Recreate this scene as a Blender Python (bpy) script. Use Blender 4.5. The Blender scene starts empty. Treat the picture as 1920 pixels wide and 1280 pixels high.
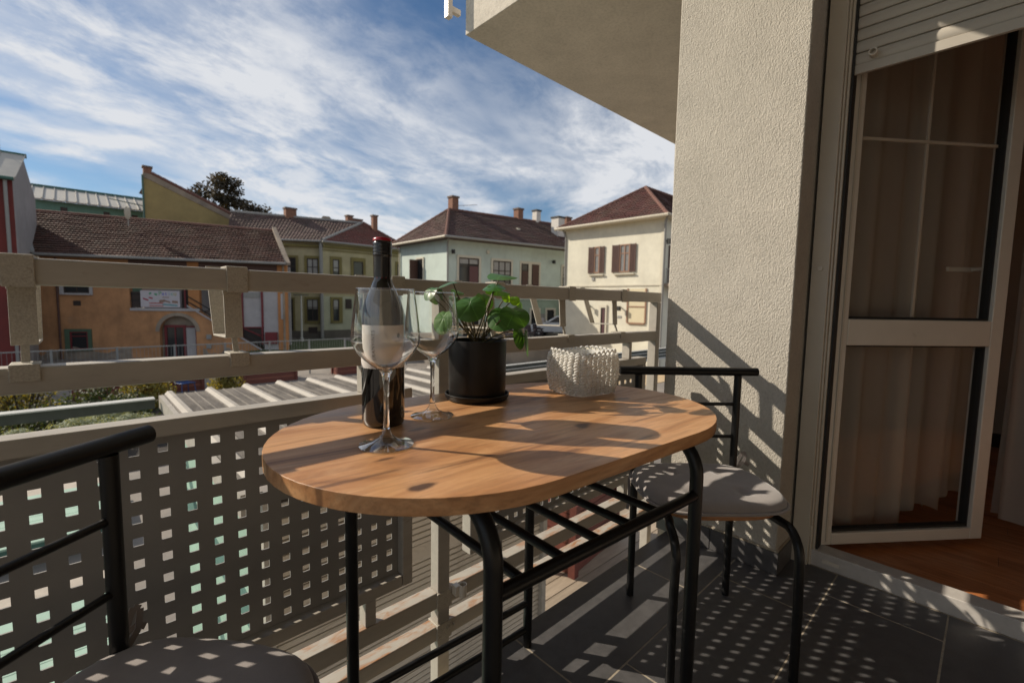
import bpy, bmesh, math, random
from mathutils import Vector, Matrix
R = math.radians
random.seed(7)
scene = bpy.context.scene
col = scene.collection

# ------------------------------------------------------------------ camera
cam_d = bpy.data.cameras.new('camera')
cam = bpy.data.objects.new('camera', cam_d); col.objects.link(cam)
_pit, _roll, _yaw = R(4.8226), R(1.0159), R(46.4827)
_F = Vector((math.cos(_yaw)*math.cos(_pit), math.sin(_yaw)*math.cos(_pit), -math.sin(_pit)))
_R = Vector((math.sin(_yaw), -math.cos(_yaw), 0)); _U = _R.cross(_F)
_R2 = _R*math.cos(_roll)+_U*math.sin(_roll); _U2 = -_R*math.sin(_roll)+_U*math.cos(_roll)
cam.matrix_world = Matrix(((_R2.x,_U2.x,-_F.x,0),(_R2.y,_U2.y,-_F.y,0),(_R2.z,_U2.z,-_F.z,0.983),(0,0,0,1)))
cam_d.sensor_width = 36; cam_d.lens = 857.37/1920*36
cam_d.clip_start = 0.02; cam_d.clip_end = 3000
cam_d.dof.use_dof = True; cam_d.dof.focus_distance = 1.0; cam_d.dof.aperture_fstop = 5.0
scene.camera = cam

# ------------------------------------------------------------------ light
SUN = Vector((0.65,-1.0,-0.752)).normalized()
sd = bpy.data.lights.new('sun','SUN'); sun = bpy.data.objects.new('sun', sd); col.objects.link(sun)
sd.energy = 5.0; sd.angle = R(0.5); sd.color = (1.0,0.89,0.73)
sun.rotation_euler = SUN.to_track_quat('-Z','Y').to_euler()
W = bpy.data.worlds.new('World'); scene.world = W; W.use_nodes = True
nt = W.node_tree; nt.nodes.clear()
def N(t, k, **kw):
    n = t.nodes.new(k)
    for a, b in kw.items():
        if a.startswith('i_'): n.inputs[a[2:].replace('_',' ')].default_value = b
        else: setattr(n, a, b)
    return n
def ramp(t, pts, interp='LINEAR'):
    n = t.nodes.new('ShaderNodeValToRGB'); cr = n.color_ramp; cr.interpolation = interp
    while len(cr.elements) < len(pts): cr.elements.new(0.5)
    for e, (p, c) in zip(cr.elements, pts):
        e.position = p; e.color = (c if len(c) == 4 else (*c, 1)) if hasattr(c,'__len__') else (c,c,c,1)
    return n
def math_n(t, op, a=None, b=None):
    n = t.nodes.new('ShaderNodeMath'); n.operation = op
    for i, v in enumerate((a, b)):
        if v is None: continue
        if isinstance(v, (int, float)): n.inputs[i].default_value = v
        else: t.links.new(v, n.inputs[i])
    return n.outputs[0]
elev = math.asin(-SUN.z); az = math.atan2(-SUN.x, -SUN.y)
sky = N(nt,'ShaderNodeTexSky', sky_type='NISHITA', sun_disc=False, sun_elevation=elev, sun_rotation=az)
sky.air_density = 1.0; sky.dust_density = 0.6; sky.ozone_density = 2.2; sky.altitude = 300
tc = N(nt,'ShaderNodeTexCoord'); sep = N(nt,'ShaderNodeSeparateXYZ'); nt.links.new(tc.outputs['Generated'], sep.inputs[0])
zc = math_n(nt,'ADD', math_n(nt,'MAXIMUM', sep.outputs['Z'], 0.0), 0.16)
comb = N(nt,'ShaderNodeCombineXYZ')
nt.links.new(math_n(nt,'DIVIDE', sep.outputs['X'], zc), comb.inputs['X'])
nt.links.new(math_n(nt,'DIVIDE', sep.outputs['Y'], zc), comb.inputs['Y'])
def warp(vec, scale, amt, seed):
    n = N(nt,'ShaderNodeTexNoise'); n.inputs['Scale'].default_value = scale; n.inputs['Detail'].default_value = 3
    mp = N(nt,'ShaderNodeMapping'); mp.inputs['Location'].default_value = seed; nt.links.new(vec, mp.inputs[0]); nt.links.new(mp.outputs[0], n.inputs['Vector'])
    s1 = N(nt,'ShaderNodeVectorMath', operation='SUBTRACT'); nt.links.new(n.outputs['Color'], s1.inputs[0]); s1.inputs[1].default_value = (0.5,0.5,0.5)
    s2 = N(nt,'ShaderNodeVectorMath', operation='SCALE'); nt.links.new(s1.outputs[0], s2.inputs[0]); s2.inputs['Scale'].default_value = amt
    s3 = N(nt,'ShaderNodeVectorMath', operation='ADD'); nt.links.new(vec, s3.inputs[0]); nt.links.new(s2.outputs[0], s3.inputs[1]); return s3.outputs[0]
def cloud_layer(vec, seed, rot, sc, detail, rough, lo, hi):
    r0 = N(nt,'ShaderNodeMapping'); r0.inputs['Rotation'].default_value = (0,0,rot); nt.links.new(vec, r0.inputs[0])
    mp = N(nt,'ShaderNodeMapping'); mp.inputs['Scale'].default_value = sc; mp.inputs['Location'].default_value = seed; nt.links.new(r0.outputs[0], mp.inputs[0])
    n = N(nt,'ShaderNodeTexNoise'); n.inputs['Scale'].default_value = 1; n.inputs['Detail'].default_value = detail; n.inputs['Roughness'].default_value = rough
    nt.links.new(mp.outputs[0], n.inputs['Vector'])
    r = ramp(nt, [(lo,0.0),(hi,1.0)], 'EASE'); nt.links.new(n.outputs['Fac'], r.inputs[0]); return r.outputs[0]
SEED = dict(a=(19.58,9.13,0.4), b=(14.38,14.70,5.5), c=(4.30,1.56,2.0))
cv = warp(comb.outputs[0], 0.9, 0.55, (3,1,0))
L1 = cloud_layer(cv, SEED['a'], R(-20), (0.55,0.95,1), 4, 0.52, 0.34, 0.56)      # where there is cloud
L2 = cloud_layer(cv, SEED['b'], R(-16), (0.9,1.7,1), 11, 0.62, 0.36, 0.66)       # streaks within it
L3 = cloud_layer(cv, SEED['c'], R(-24), (1.9,2.6,1), 11, 0.66, 0.39, 0.63)       # soft billows
tex = math_n(nt,'ADD', math_n(nt,'MULTIPLY', L2, 0.42), math_n(nt,'MULTIPLY', L3, 0.60))
cov = math_n(nt,'MULTIPLY', L1, math_n(nt,'ADD', math_n(nt,'MULTIPLY', tex, 1.05), 0.18))
cov = math_n(nt,'MINIMUM', math_n(nt,'ADD', cov, math_n(nt,'MULTIPLY', tex, 0.12)), 1.0)
mixc = N(nt,'ShaderNodeMix', data_type='RGBA')
nt.links.new(math_n(nt,'MULTIPLY', cov, 0.95), mixc.inputs['Factor']); hs = N(nt,'ShaderNodeHueSaturation'); hs.inputs['Saturation'].default_value = 1.16; hs.inputs['Value'].default_value = 1.10; nt.links.new(sky.outputs[0], hs.inputs['Color']); nt.links.new(hs.outputs[0], mixc.inputs['A'])
mixc.inputs['B'].default_value = (9.9,10.1,10.5,1)
sky.dust_density = 0.15
bg = N(nt,'ShaderNodeBackground'); bg.inputs['Strength'].default_value = 0.071
out = N(nt,'ShaderNodeOutputWorld'); nt.links.new(mixc.outputs['Result'], bg.inputs['Color']); nt.links.new(bg.outputs[0], out.inputs[0])
vs = scene.view_settings; vs.view_transform = 'Standard'; vs.look = 'None'; vs.gamma = 1; vs.exposure = 0.12; vs.use_curve_mapping = False
cy = scene.cycles; cy.use_denoising = True; cy.max_bounces = 10; cy.transparent_max_bounces = 24
cy.caustics_reflective = False; cy.caustics_refractive = True; cy.sample_clamp_indirect = 6
try: cy.denoiser = 'OPENIMAGEDENOISE'
except Exception: pass

# ------------------------------------------------------------------ mesh + object helpers
class MB:
    def __init__(s): s.v = []; s.f = []; s.uv = {}
    def add(s, vs, fs, uvs=None):
        b = len(s.v); s.v += [tuple(v) for v in vs]
        for i, f in enumerate(fs):
            if uvs: s.uv[len(s.f)] = uvs[i]
            s.f.append(tuple(b+j for j in f))
        return s
    def box(s, x0,x1,y0,y1,z0,z1, M=None):
        vs = [Vector((x,y,z)) for z in (z0,z1) for y in (y0,y1) for x in (x0,x1)]
        if M: vs = [M @ v for v in vs]
        return s.add(vs, [(0,2,3,1),(4,5,7,6),(0,1,5,4),(2,6,7,3),(0,4,6,2),(1,3,7,5)])
    def obox(s, o, a, b, c):      # corner + three edge vectors
        o,a,b,c = map(Vector,(o,a,b,c))
        vs = [o,o+a,o+b,o+a+b,o+c,o+a+c,o+b+c,o+a+b+c]
        return s.add(vs, [(0,2,3,1),(4,5,7,6),(0,1,5,4),(2,6,7,3),(0,4,6,2),(1,3,7,5)])
    def prism(s, pts, ext):
        n = len(pts); e = Vector(ext); p = [Vector(q) for q in pts]
        return s.add(p+[q+e for q in p], [tuple(range(n)), tuple(range(2*n-1,n-1,-1))]+[(i,n+i,n+(i+1)%n,(i+1)%n) for i in range(n)])
    def quad(s, a,b,c,d): return s.add([a,b,c,d],[(0,1,2,3)])
    def tube(s, path, r, seg=10, cap=True):
        p = [Vector(q) for q in path]; n = len(p); rs = r if hasattr(r,'__len__') else [r]*n
        t = [(p[min(i+1,n-1)]-p[max(i-1,0)]).normalized() for i in range(n)]
        u = Vector((0,0,1)) if abs(t[0].z) < 0.9 else Vector((1,0,0))
        a = (u - t[0]*u.dot(t[0])).normalized(); vs = []
        for i in range(n):
            a = (a - t[i]*a.dot(t[i])).normalized(); b = t[i].cross(a)
            for k in range(seg):
                w = 2*math.pi*k/seg; vs.append(p[i] + (a*math.cos(w)+b*math.sin(w))*rs[i])
        fs = [(i*seg+k, i*seg+(k+1)%seg, (i+1)*seg+(k+1)%seg, (i+1)*seg+k) for i in range(n-1) for k in range(seg)]
        if cap: fs += [tuple(range(seg-1,-1,-1)), tuple((n-1)*seg+k for k in range(seg))]
        return s.add(vs, fs)
    def lathe(s, prof, seg=40, c=(0,0,0), cap0=False, cap1=False):
        vs = [(c[0]+r*math.cos(2*math.pi*k/seg), c[1]+r*math.sin(2*math.pi*k/seg), c[2]+z) for r,z in prof for k in range(seg)]
        n = len(prof)
        fs = [(i*seg+k, i*seg+(k+1)%seg, (i+1)*seg+(k+1)%seg, (i+1)*seg+k) for i in range(n-1) for k in range(seg)]
        if cap0: fs.append(tuple(range(seg-1,-1,-1)))
        if cap1: fs.append(tuple((n-1)*seg+k for k in range(seg)))
        return s.add(vs, fs)
OFF = {}
def mesh_of(mb, name, mat, off=None, recalc=True, smooth=False):
    me = bpy.data.meshes.new(name)
    vs = mb.v if off is None else [(x-off[0],y-off[1],z-off[2]) for x,y,z in mb.v]
    me.from_pydata(vs, [], mb.f)
    if mb.uv:
        ul = me.uv_layers.new(name='UVMap')
        for p in me.polygons:
            u = mb.uv.get(p.index)
            if u:
                for li, q in zip(p.loop_indices, u): ul.data[li].uv = q
    if recalc:
        bm = bmesh.new(); bm.from_mesh(me); bmesh.ops.recalc_face_normals(bm, faces=bm.faces); bm.to_mesh(me); bm.free()
    if mat: me.materials.append(mat)
    if smooth:
        me.polygons.foreach_set('use_smooth', [True]*len(me.polygons))
    me.update(); return me
def part(name, mb, mat, parent=None, bevel=0, smooth=False, recalc=True, label=None, kind=None, seg=2):
    off = OFF.get(parent.name) if parent else None
    o = bpy.data.objects.new(name, mesh_of(mb, name, mat, off, recalc, smooth)); col.objects.link(o)
    if parent: o.parent = parent; OFF[o.name] = off
    if bevel:
        m = o.modifiers.new('bevel','BEVEL'); m.width = bevel; m.segments = seg; m.limit_method = 'ANGLE'; m.angle_limit = R(40)
        o.data.polygons.foreach_set('use_smooth', [True]*len(o.data.polygons))
        m.harden_normals = True
    elif smooth == 'auto':
        o.data.polygons.foreach_set('use_smooth', [True]*len(o.data.polygons))
        try: o.data.set_sharp_from_angle(angle=R(38))
        except Exception: pass
    if label: o['label'] = label
    if kind: o['kind'] = kind
    return o
def thing(name, label, cat, loc=(0,0,0), rotz=0, group=None, world=True):
    o = bpy.data.objects.new(name, None); col.objects.link(o); o.location = loc; o.rotation_euler = (0,0,rotz)
    o.empty_display_size = 0.05
    o['label'] = label; o['category'] = cat
    if group: o['group'] = group
    OFF[o.name] = tuple(loc) if world else None
    return o
def tag(o, label, cat, group=None):
    o['label'] = label; o['category'] = cat
    if group: o['group'] = group
    return o
def inst(src, parent, name, M):
    o = bpy.data.objects.new(name, src.data); col.objects.link(o); o.parent = parent; o.matrix_local = M
    for m in src.modifiers:
        if m.type == 'BEVEL':
            k = o.modifiers.new('bevel','BEVEL'); k.width = m.width; k.segments = m.segments; k.limit_method = 'ANGLE'; k.angle_limit = m.angle_limit; k.harden_normals = True
    return o
def copy_tree(o, parent=None):
    c = o.copy(); col.objects.link(c)
    if parent: c.parent = parent
    for ch in list(o.children): copy_tree(ch, c)
    return c

# ------------------------------------------------------------------ materials
MATS = {}
def new_mat(name):
    m = bpy.data.materials.new(name); m.use_nodes = True; t = m.node_tree; b = t.nodes['Principled BSDF']; return m, t, b
def mat(name, c, rough=0.6, var=0.0, vscale=8.0, bump=0.0, bscale=60.0, metal=0.0, stain=None, stain_scale=3.0, stain_lo=0.55, stretch=None, spec=0.5, coat=0.0, bdist=0.002, detail=6, grime=0.0, top_only=False):
    if name in MATS: return MATS[name]
    m, t, b = new_mat(name); L = t.links
    tcn = N(t,'ShaderNodeTexCoord'); src = tcn.outputs['Object']
    if stretch:
        mp = N(t,'ShaderNodeMapping'); mp.inputs['Scale'].default_value = stretch; L.new(src, mp.inputs[0]); src = mp.outputs[0]
    b.inputs['Base Color'].default_value = (*c,1); b.inputs['Roughness'].default_value = rough; b.inputs['Metallic'].default_value = metal
    b.inputs['Specular IOR Level'].default_value = spec; b.inputs['Coat Weight'].default_value = coat
    cur = None
    if var:
        n = N(t,'ShaderNodeTexNoise'); n.inputs['Scale'].default_value = vscale; n.inputs['Detail'].default_value = detail; n.inputs['Roughness'].default_value = 0.65
        L.new(src, n.inputs['Vector'])
        r = ramp(t, [(0.28, tuple(x*(1-var) for x in c)), (0.72, tuple(min(1,x*(1+var*0.8)) for x in c))]); L.new(n.outputs['Fac'], r.inputs[0]); cur = r.outputs[0]
        rr = ramp(t, [(0.2, max(0,rough-0.12)), (0.8, min(1,rough+0.12))]); L.new(n.outputs['Fac'], rr.inputs[0]); L.new(rr.outputs[0], b.inputs['Roughness'])
    if stain:
        n2 = N(t,'ShaderNodeTexNoise'); n2.inputs['Scale'].default_value = stain_scale; n2.inputs['Detail'].default_value = 9; n2.inputs['Roughness'].default_value = 0.7; n2.inputs['Distortion'].default_value = 0.6
        L.new(src, n2.inputs['Vector'])
        r2 = ramp(t, [(stain_lo,0.0),(min(1,stain_lo+0.16),1.0)]); L.new(n2.outputs['Fac'], r2.inputs[0])
        mx = N(t,'ShaderNodeMix', data_type='RGBA'); fac = r2.outputs[0]
        if top_only:
            ge = N(t,'ShaderNodeNewGeometry'); sz = N(t,'ShaderNodeSeparateXYZ'); L.new(ge.outputs['Normal'], sz.inputs[0]); fac = math_n(t,'MULTIPLY', fac, math_n(t,'MAXIMUM', sz.outputs['Z'], 0.06))
        L.new(fac, mx.inputs['Factor'])
        if cur: L.new(cur, mx.inputs['A'])
        else: mx.inputs['A'].default_value = (*c,1)
        mx.inputs['B'].default_value = (*stain,1); cur = mx.outputs['Result']
    if cur: L.new(cur, b.inputs['Base Color'])
    if bump:
        n3 = N(t,'ShaderNodeTexNoise'); n3.inputs['Scale'].default_value = bscale; n3.inputs['Detail'].default_value = 5; L.new(src, n3.inputs['Vector'])
        bp = N(t,'ShaderNodeBump'); bp.inputs['Strength'].default_value = bump; bp.inputs['Distance'].default_value = bdist
        L.new(n3.outputs['Fac'], bp.inputs['Height']); L.new(bp.outputs[0], b.inputs['Normal'])
    MATS[name] = m; return m
def thin_glass(name, tint=(0.95,0.97,0.96), refl=1.0, ior=1.5):
    m, t, b = new_mat(name); L = t.links; t.nodes.remove(b)
    tr = N(t,'ShaderNodeBsdfTransparent'); tr.inputs[0].default_value = (*tint,1)
    gl = N(t,'ShaderNodeBsdfGlossy'); gl.inputs['Roughness'].default_value = 0.015
    lw = N(t,'ShaderNodeLayerWeight'); lw.inputs['Blend'].default_value = 0.5
    fz = math_n(t,'ADD', math_n(t,'MULTIPLY', math_n(t,'POWER', lw.outputs['Facing'], 3.4), 0.8), 0.04)
    mx = N(t,'ShaderNodeMixShader'); L.new(math_n(t,'MINIMUM', math_n(t,'MULTIPLY', fz, refl), 1.0), mx.inputs[0]); L.new(tr.outputs[0], mx.inputs[1]); L.new(gl.outputs[0], mx.inputs[2])
    L.new(mx.outputs[0], t.nodes['Material Output'].inputs[0]); MATS[name] = m; return m
def wood(name, dark, mid, light, scale=(1.2,14,14), rough=0.42, knots=None, bump=0.15):
    m, t, b = new_mat(name); L = t.links
    tcn = N(t,'ShaderNodeTexCoord'); mp = N(t,'ShaderNodeMapping'); mp.inputs['Scale'].default_value = scale; L.new(tcn.outputs['Object'], mp.inputs[0])
    n = N(t,'ShaderNodeTexNoise'); n.inputs['Scale'].default_value = 1.6; n.inputs['Detail'].default_value = 8; n.inputs['Roughness'].default_value = 0.62; n.inputs['Distortion'].default_value = 1.1
    L.new(mp.outputs[0], n.inputs['Vector'])
    r = ramp(t, [(0.28,dark),(0.43,mid),(0.55,light),(0.64,mid),(0.74,dark)]); L.new(n.outputs['Fac'], r.inputs[0])
    f = N(t,'ShaderNodeTexNoise'); f.inputs['Scale'].default_value = 13; f.inputs['Detail'].default_value = 6; f.inputs['Roughness'].default_value = 0.75
    mpf = N(t,'ShaderNodeMapping'); mpf.inputs['Scale'].default_value = (scale[0]*0.5,scale[1]*1.3,scale[2]*1.3) if scale[0] < scale[1] else (scale[0]*1.3,scale[1]*0.5,scale[2]*1.3); L.new(tcn.outputs['Object'], mpf.inputs[0]); L.new(mpf.outputs[0], f.inputs['Vector'])
    mx = N(t,'ShaderNodeMix', data_type='RGBA', blend_type='MULTIPLY'); mx.inputs['Factor'].default_value = 0.55
    fr = ramp(t, [(0.34,0.45),(0.52,1.0)]); L.new(f.outputs['Fac'], fr.inputs[0]); L.new(r.outputs[0], mx.inputs['A']); L.new(fr.outputs[0], mx.inputs['B']); cur = mx.outputs['Result']
    if knots:
        nn = N(t,'ShaderNodeTexNoise'); nn.inputs['Scale'].default_value = 26; nn.inputs['Detail'].default_value = 4; L.new(tcn.outputs['Object'], nn.inputs['Vector'])
        acc = None
        for kx, ky, rx, ry, st in knots:
            d0 = N(t,'ShaderNodeVectorMath', operation='SUBTRACT'); L.new(tcn.outputs['Object'], d0.inputs[0]); d0.inputs[1].default_value = (kx,ky,0)
            d1 = N(t,'ShaderNodeVectorMath', operation='MULTIPLY'); L.new(d0.outputs[0], d1.inputs[0]); d1.inputs[1].default_value = (1/rx,1/ry,0)
            d2 = N(t,'ShaderNodeVectorMath', operation='MULTIPLY_ADD'); L.new(nn.outputs['Color'], d2.inputs[0]); d2.inputs[1].default_value = (1.3,1.3,0); L.new(d1.outputs[0], d2.inputs[2])
            d3 = N(t,'ShaderNodeVectorMath', operation='SUBTRACT'); L.new(d2.outputs[0], d3.inputs[0]); d3.inputs[1].default_value = (0.65,0.65,0)
            d4 = N(t,'ShaderNodeVectorMath', operation='LENGTH'); L.new(d3.outputs[0], d4.inputs[0])
            q = ramp(t, [(0.45,st),(1.0,0.0)], 'EASE'); L.new(d4.outputs['Value'], q.inputs[0])
            acc = q.outputs[0] if acc is None else math_n(t,'MAXIMUM', acc, q.outputs[0])
        kr_out = acc
        mk = N(t,'ShaderNodeMix', data_type='RGBA'); L.new(kr_out, mk.inputs['Factor']); L.new(cur, mk.inputs['A']); mk.inputs['B'].default_value = tuple(x*0.28 for x in dark)+(1,); cur = mk.outputs['Result']
    L.new(cur, b.inputs['Base Color'])
    rr = ramp(t, [(0.3,rough+0.1),(0.7,rough-0.08)]); L.new(n.outputs['Fac'], rr.inputs[0]); L.new(rr.outputs[0], b.inputs['Roughness'])
    bp = N(t,'ShaderNodeBump'); bp.inputs['Strength'].default_value = bump; bp.inputs['Distance'].default_value = 0.001; L.new(f.outputs['Fac'], bp.inputs['Height']); L.new(bp.outputs[0], b.inputs['Normal'])
    MATS[name] = m; return m
def leafmat(name, c, c2, trans=0.35, rough=0.35, sc=30, veins=False):
    m, t, b = new_mat(name); L = t.links
    tcn = N(t,'ShaderNodeTexCoord'); n = N(t,'ShaderNodeTexNoise'); n.inputs['Scale'].default_value = sc; L.new(tcn.outputs['Object'], n.inputs['Vector'])
    r = ramp(t, [(0.3,c),(0.7,c2)]); L.new(n.outputs['Fac'], r.inputs[0]); cur = r.outputs[0]; b.inputs['Roughness'].default_value = rough
    if veins:
        uv = N(t,'ShaderNodeUVMap'); sx = N(t,'ShaderNodeSeparateXYZ'); L.new(uv.outputs[0], sx.inputs[0])
        ang = math_n(t,'ARCTAN2', sx.outputs['X'], math_n(t,'SUBTRACT', sx.outputs['Y'], 0.35))
        w = math_n(t,'ABSOLUTE', math_n(t,'SINE', math_n(t,'MULTIPLY', ang, 3.5)))
        vr = ramp(t, [(0.0,1.0),(0.16,0.0)]); L.new(w, vr.inputs[0])
        mx0 = N(t,'ShaderNodeMix', data_type='RGBA'); L.new(math_n(t,'MULTIPLY', vr.outputs[0], 0.45), mx0.inputs['Factor']); L.new(cur, mx0.inputs['A']); mx0.inputs['B'].default_value = tuple(min(1,x*2.1) for x in c2)+(1,); cur = mx0.outputs['Result']
        bp = N(t,'ShaderNodeBump'); bp.inputs['Strength'].default_value = 0.5; bp.inputs['Distance'].default_value = 0.001; L.new(w, bp.inputs['Height']); L.new(bp.outputs[0], b.inputs['Normal'])
    L.new(cur, b.inputs['Base Color'])
    tl = N(t,'ShaderNodeBsdfTranslucent')
    tcx = N(t,'ShaderNodeMix', data_type='RGBA', blend_type='MULTIPLY'); tcx.inputs['Factor'].default_value = 1; L.new(cur, tcx.inputs['A']); tcx.inputs['B'].default_value = (3.0,2.4,0.8,1)
    L.new(tcx.outputs['Result'], tl.inputs[0])
    mx = N(t,'ShaderNodeMixShader'); mx.inputs[0].default_value = trans; L.new(b.outputs[0], mx.inputs[1]); L.new(tl.outputs[0], mx.inputs[2]); L.new(mx.outputs[0], t.nodes['Material Output'].inputs[0])
    MATS[name] = m; return m
def plaster(name, c, grain=260, strength=0.9, dist=0.004, stretch=(1,1,0.55), var=0.16):
    m, t, b = new_mat(name); L = t.links
    tcn = N(t,'ShaderNodeTexCoord'); mp = N(t,'ShaderNodeMapping'); mp.inputs['Scale'].default_value = stretch; L.new(tcn.outputs['Object'], mp.inputs[0])
    v = N(t,'ShaderNodeTexVoronoi'); v.inputs['Scale'].default_value = grain*0.8; v.feature = 'SMOOTH_F1'; L.new(mp.outputs[0], v.inputs['Vector'])
    n = N(t,'ShaderNodeTexNoise'); n.inputs['Scale'].default_value = grain*0.5; n.inputs['Detail'].default_value = 7; n.inputs['Roughness'].default_value = 0.68; L.new(mp.outputs[0], n.inputs['Vector'])
    h = math_n(t,'ADD', math_n(t,'MULTIPLY', n.outputs['Fac'], 1.4), math_n(t,'MULTIPLY', v.outputs['Distance'], -0.6))
    bp = N(t,'ShaderNodeBump'); bp.inputs['Strength'].default_value = strength; bp.inputs['Distance'].default_value = dist; L.new(h, bp.inputs['Height']); L.new(bp.outputs[0], b.inputs['Normal'])
    n2 = N(t,'ShaderNodeTexNoise'); n2.inputs['Scale'].default_value = 3.5; n2.inputs['Detail'].default_value = 8; n2.inputs['Roughness'].default_value = 0.7; L.new(tcn.outputs['Object'], n2.inputs['Vector'])
    r = ramp(t, [(0.3, tuple(x*(1-var) for x in c)), (0.7, c)]); L.new(n2.outputs['Fac'], r.inputs[0])
    gr = ramp(t, [(0.35,0.72),(0.55,1.0)]); L.new(n.outputs['Fac'], gr.inputs[0])
    mx = N(t,'ShaderNodeMix', data_type='RGBA', blend_type='MULTIPLY'); mx.inputs['Factor'].default_value = 0.6; L.new(r.outputs[0], mx.inputs['A']); L.new(gr.outputs[0], mx.inputs['B'])
    L.new(mx.outputs['Result'], b.inputs['Base Color']); b.inputs['Roughness'].default_value = 0.92; b.inputs['Specular IOR Level'].default_value = 0.15
    MATS[name] = m; return m
def roofmat(name, c1, c2, tw=0.22, moss=(0.10,0.09,0.06), bump=0.7):
    m, t, b = new_mat(name); L = t.links
    uv = N(t,'ShaderNodeUVMap'); br = N(t,'ShaderNodeTexBrick'); br.offset = 0.5
    for k, q in dict(Scale=1.0).items(): br.inputs[k].default_value = q
    br.inputs['Brick Width'].default_value = tw; br.inputs['Row Height'].default_value = 1.0; br.inputs['Mortar Size'].default_value = 0.014; br.inputs['Mortar Smooth'].default_value = 0.2; br.inputs['Bias'].default_value = 0.0
    br.inputs['Color1'].default_value = (*c1,1); br.inputs['Color2'].default_value = (*c2,1); br.inputs['Mortar'].default_value = tuple(x*0.35 for x in c1)+(1,)
    L.new(uv.outputs[0], br.inputs['Vector'])
    tcn = N(t,'ShaderNodeTexCoord'); n = N(t,'ShaderNodeTexNoise'); n.inputs['Scale'].default_value = 0.9; n.inputs['Detail'].default_value = 9; n.inputs['Roughness'].default_value = 0.75; L.new(tcn.outputs['Object'], n.inputs['Vector'])
    r = ramp(t, [(0.45,0.0),(0.75,0.6)]); L.new(n.outputs['Fac'], r.inputs[0])
    mx = N(t,'ShaderNodeMix', data_type='RGBA'); L.new(r.outputs[0], mx.inputs['Factor']); L.new(br.outputs['Color'], mx.inputs['A']); mx.inputs['B'].default_value = (*moss,1)
    L.new(mx.outputs['Result'], b.inputs['Base Color']); b.inputs['Roughness'].default_value = 0.75
    sx = N(t,'ShaderNodeSeparateXYZ'); L.new(uv.outputs[0], sx.inputs[0])
    w = math_n(t,'SINE', math_n(t,'MULTIPLY', sx.outputs['X'], 2*math.pi/tw))
    bp = N(t,'ShaderNodeBump'); bp.inputs['Strength'].default_value = bump; bp.inputs['Distance'].default_value = 0.03; L.new(w, bp.inputs['Height']); L.new(bp.outputs[0], b.inputs['Normal'])
    MATS[name] = m; return m

M_RAIL = mat('painted_steel', (0.40,0.368,0.322), 0.46, 0.15, 11, 0.2, 55, stain=(0.23,0.185,0.14), stain_scale=20, stain_lo=0.62, stretch=(0.6,1.8,1.8))
M_RAILG = mat('painted_steel_grey', (0.25,0.24,0.225), 0.55, 0.10, 10, 0.08, 60)
M_BRKT = mat('weathered_steel', (0.42,0.385,0.325), 0.58, 0.30, 330, 0.6, 420, stain=(0.13,0.08,0.055), stain_scale=100, stain_lo=0.60, bdist=0.001)
M_RUST = mat('rusty_steel', (0.42,0.385,0.33), 0.6, 0.08, 30, 0.15, 120, stain=(0.36,0.17,0.07), stain_scale=16, stain_lo=0.47, stretch=(0.6,2,2), top_only=True)
M_BLACK = mat('black_tube', (0.0055,0.0055,0.006), 0.38, 0.25, 30, 0.05, 300, spec=0.35)
M_PLASTER = plaster('pillar_plaster', (0.575,0.535,0.47), grain=340, strength=1.0, dist=0.0033, stretch=(1,1,0.62), var=0.2)
M_PLASTER2 = plaster('smooth_plaster', (0.66,0.605,0.52), grain=120, strength=0.45, dist=0.003, stretch=(1,1,1), var=0.22)
M_TILE = mat('dark_tile', (0.088,0.085,0.087), 0.42, 0.25, 26, 0.16, 420, stain=(0.17,0.16,0.155), stain_scale=190, stain_lo=0.60, bdist=0.0012)
M_GROUT = mat('grout', (0.36,0.31,0.24), 0.9, 0.3, 40)
M_TABLE = wood('table_wood', (0.17,0.072,0.030), (0.43,0.205,0.083), (0.57,0.31,0.145), scale=(1.3,7,7), bump=0.3, rough=0.36, knots=[(-0.328,-0.195,0.024,0.012,0.9),(0.044,-0.125,0.034,0.017,0.85),(-0.324,-0.077,0.022,0.006,0.75),(-0.08,-0.214,0.034,0.008,0.55),(-0.39,-0.125,0.10,0.007,0.55),(-0.2,-0.155,0.13,0.006,0.45),(0.15,0.1,0.05,0.02,0.6),(0.3,-0.02,0.034,0.016,0.65),(-0.1,0.12,0.11,0.008,0.45),(0.2,-0.165,0.11,0.006,0.5),(-0.21,0.03,0.03,0.01,0.6),(0.05,-0.24,0.06,0.006,0.5),(0.33,-0.13,0.05,0.012,0.5)])
M_SEAT = wood('seat_wood', (0.20,0.08,0.03), (0.36,0.16,0.065), (0.44,0.21,0.09), scale=(2,16,16), knots=None)
M_CUSH = mat('cushion_velvet', (0.29,0.262,0.252), 0.95, 0.10, 18, 0.22, 520, spec=0.1, bdist=0.001)
MATS['cushion_velvet'].node_tree.nodes['Principled BSDF'].inputs['Sheen Weight'].default_value = 0.35
M_GLASS = thin_glass('wine_glass', (0.905,0.912,0.908), 1.7)
M_DGLASS = thin_glass('door_glass', (0.90,0.88,0.85), 0.5)
m, t, b = new_mat('solid_glass'); b.inputs['Transmission Weight'].default_value = 1; b.inputs['Roughness'].default_value = 0.0; b.inputs['IOR'].default_value = 1.5; b.inputs['Base Color'].default_value = (0.98,0.99,0.985,1); M_SOLIDG = m; MATS['solid_glass'] = m
M_BOTTLE = mat('bottle_glass', (0.008,0.007,0.006), 0.06, spec=0.6, coat=0.5)
M_CAPS = mat('capsule_black', (0.012,0.011,0.012), 0.24, spec=0.6)
M_CAPR = mat('capsule_red', (0.34,0.01,0.025), 0.3)
M_LABEL = mat('label_paper', (0.62,0.58,0.54), 0.7, 0.05, 60, 0.1, 400)
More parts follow.
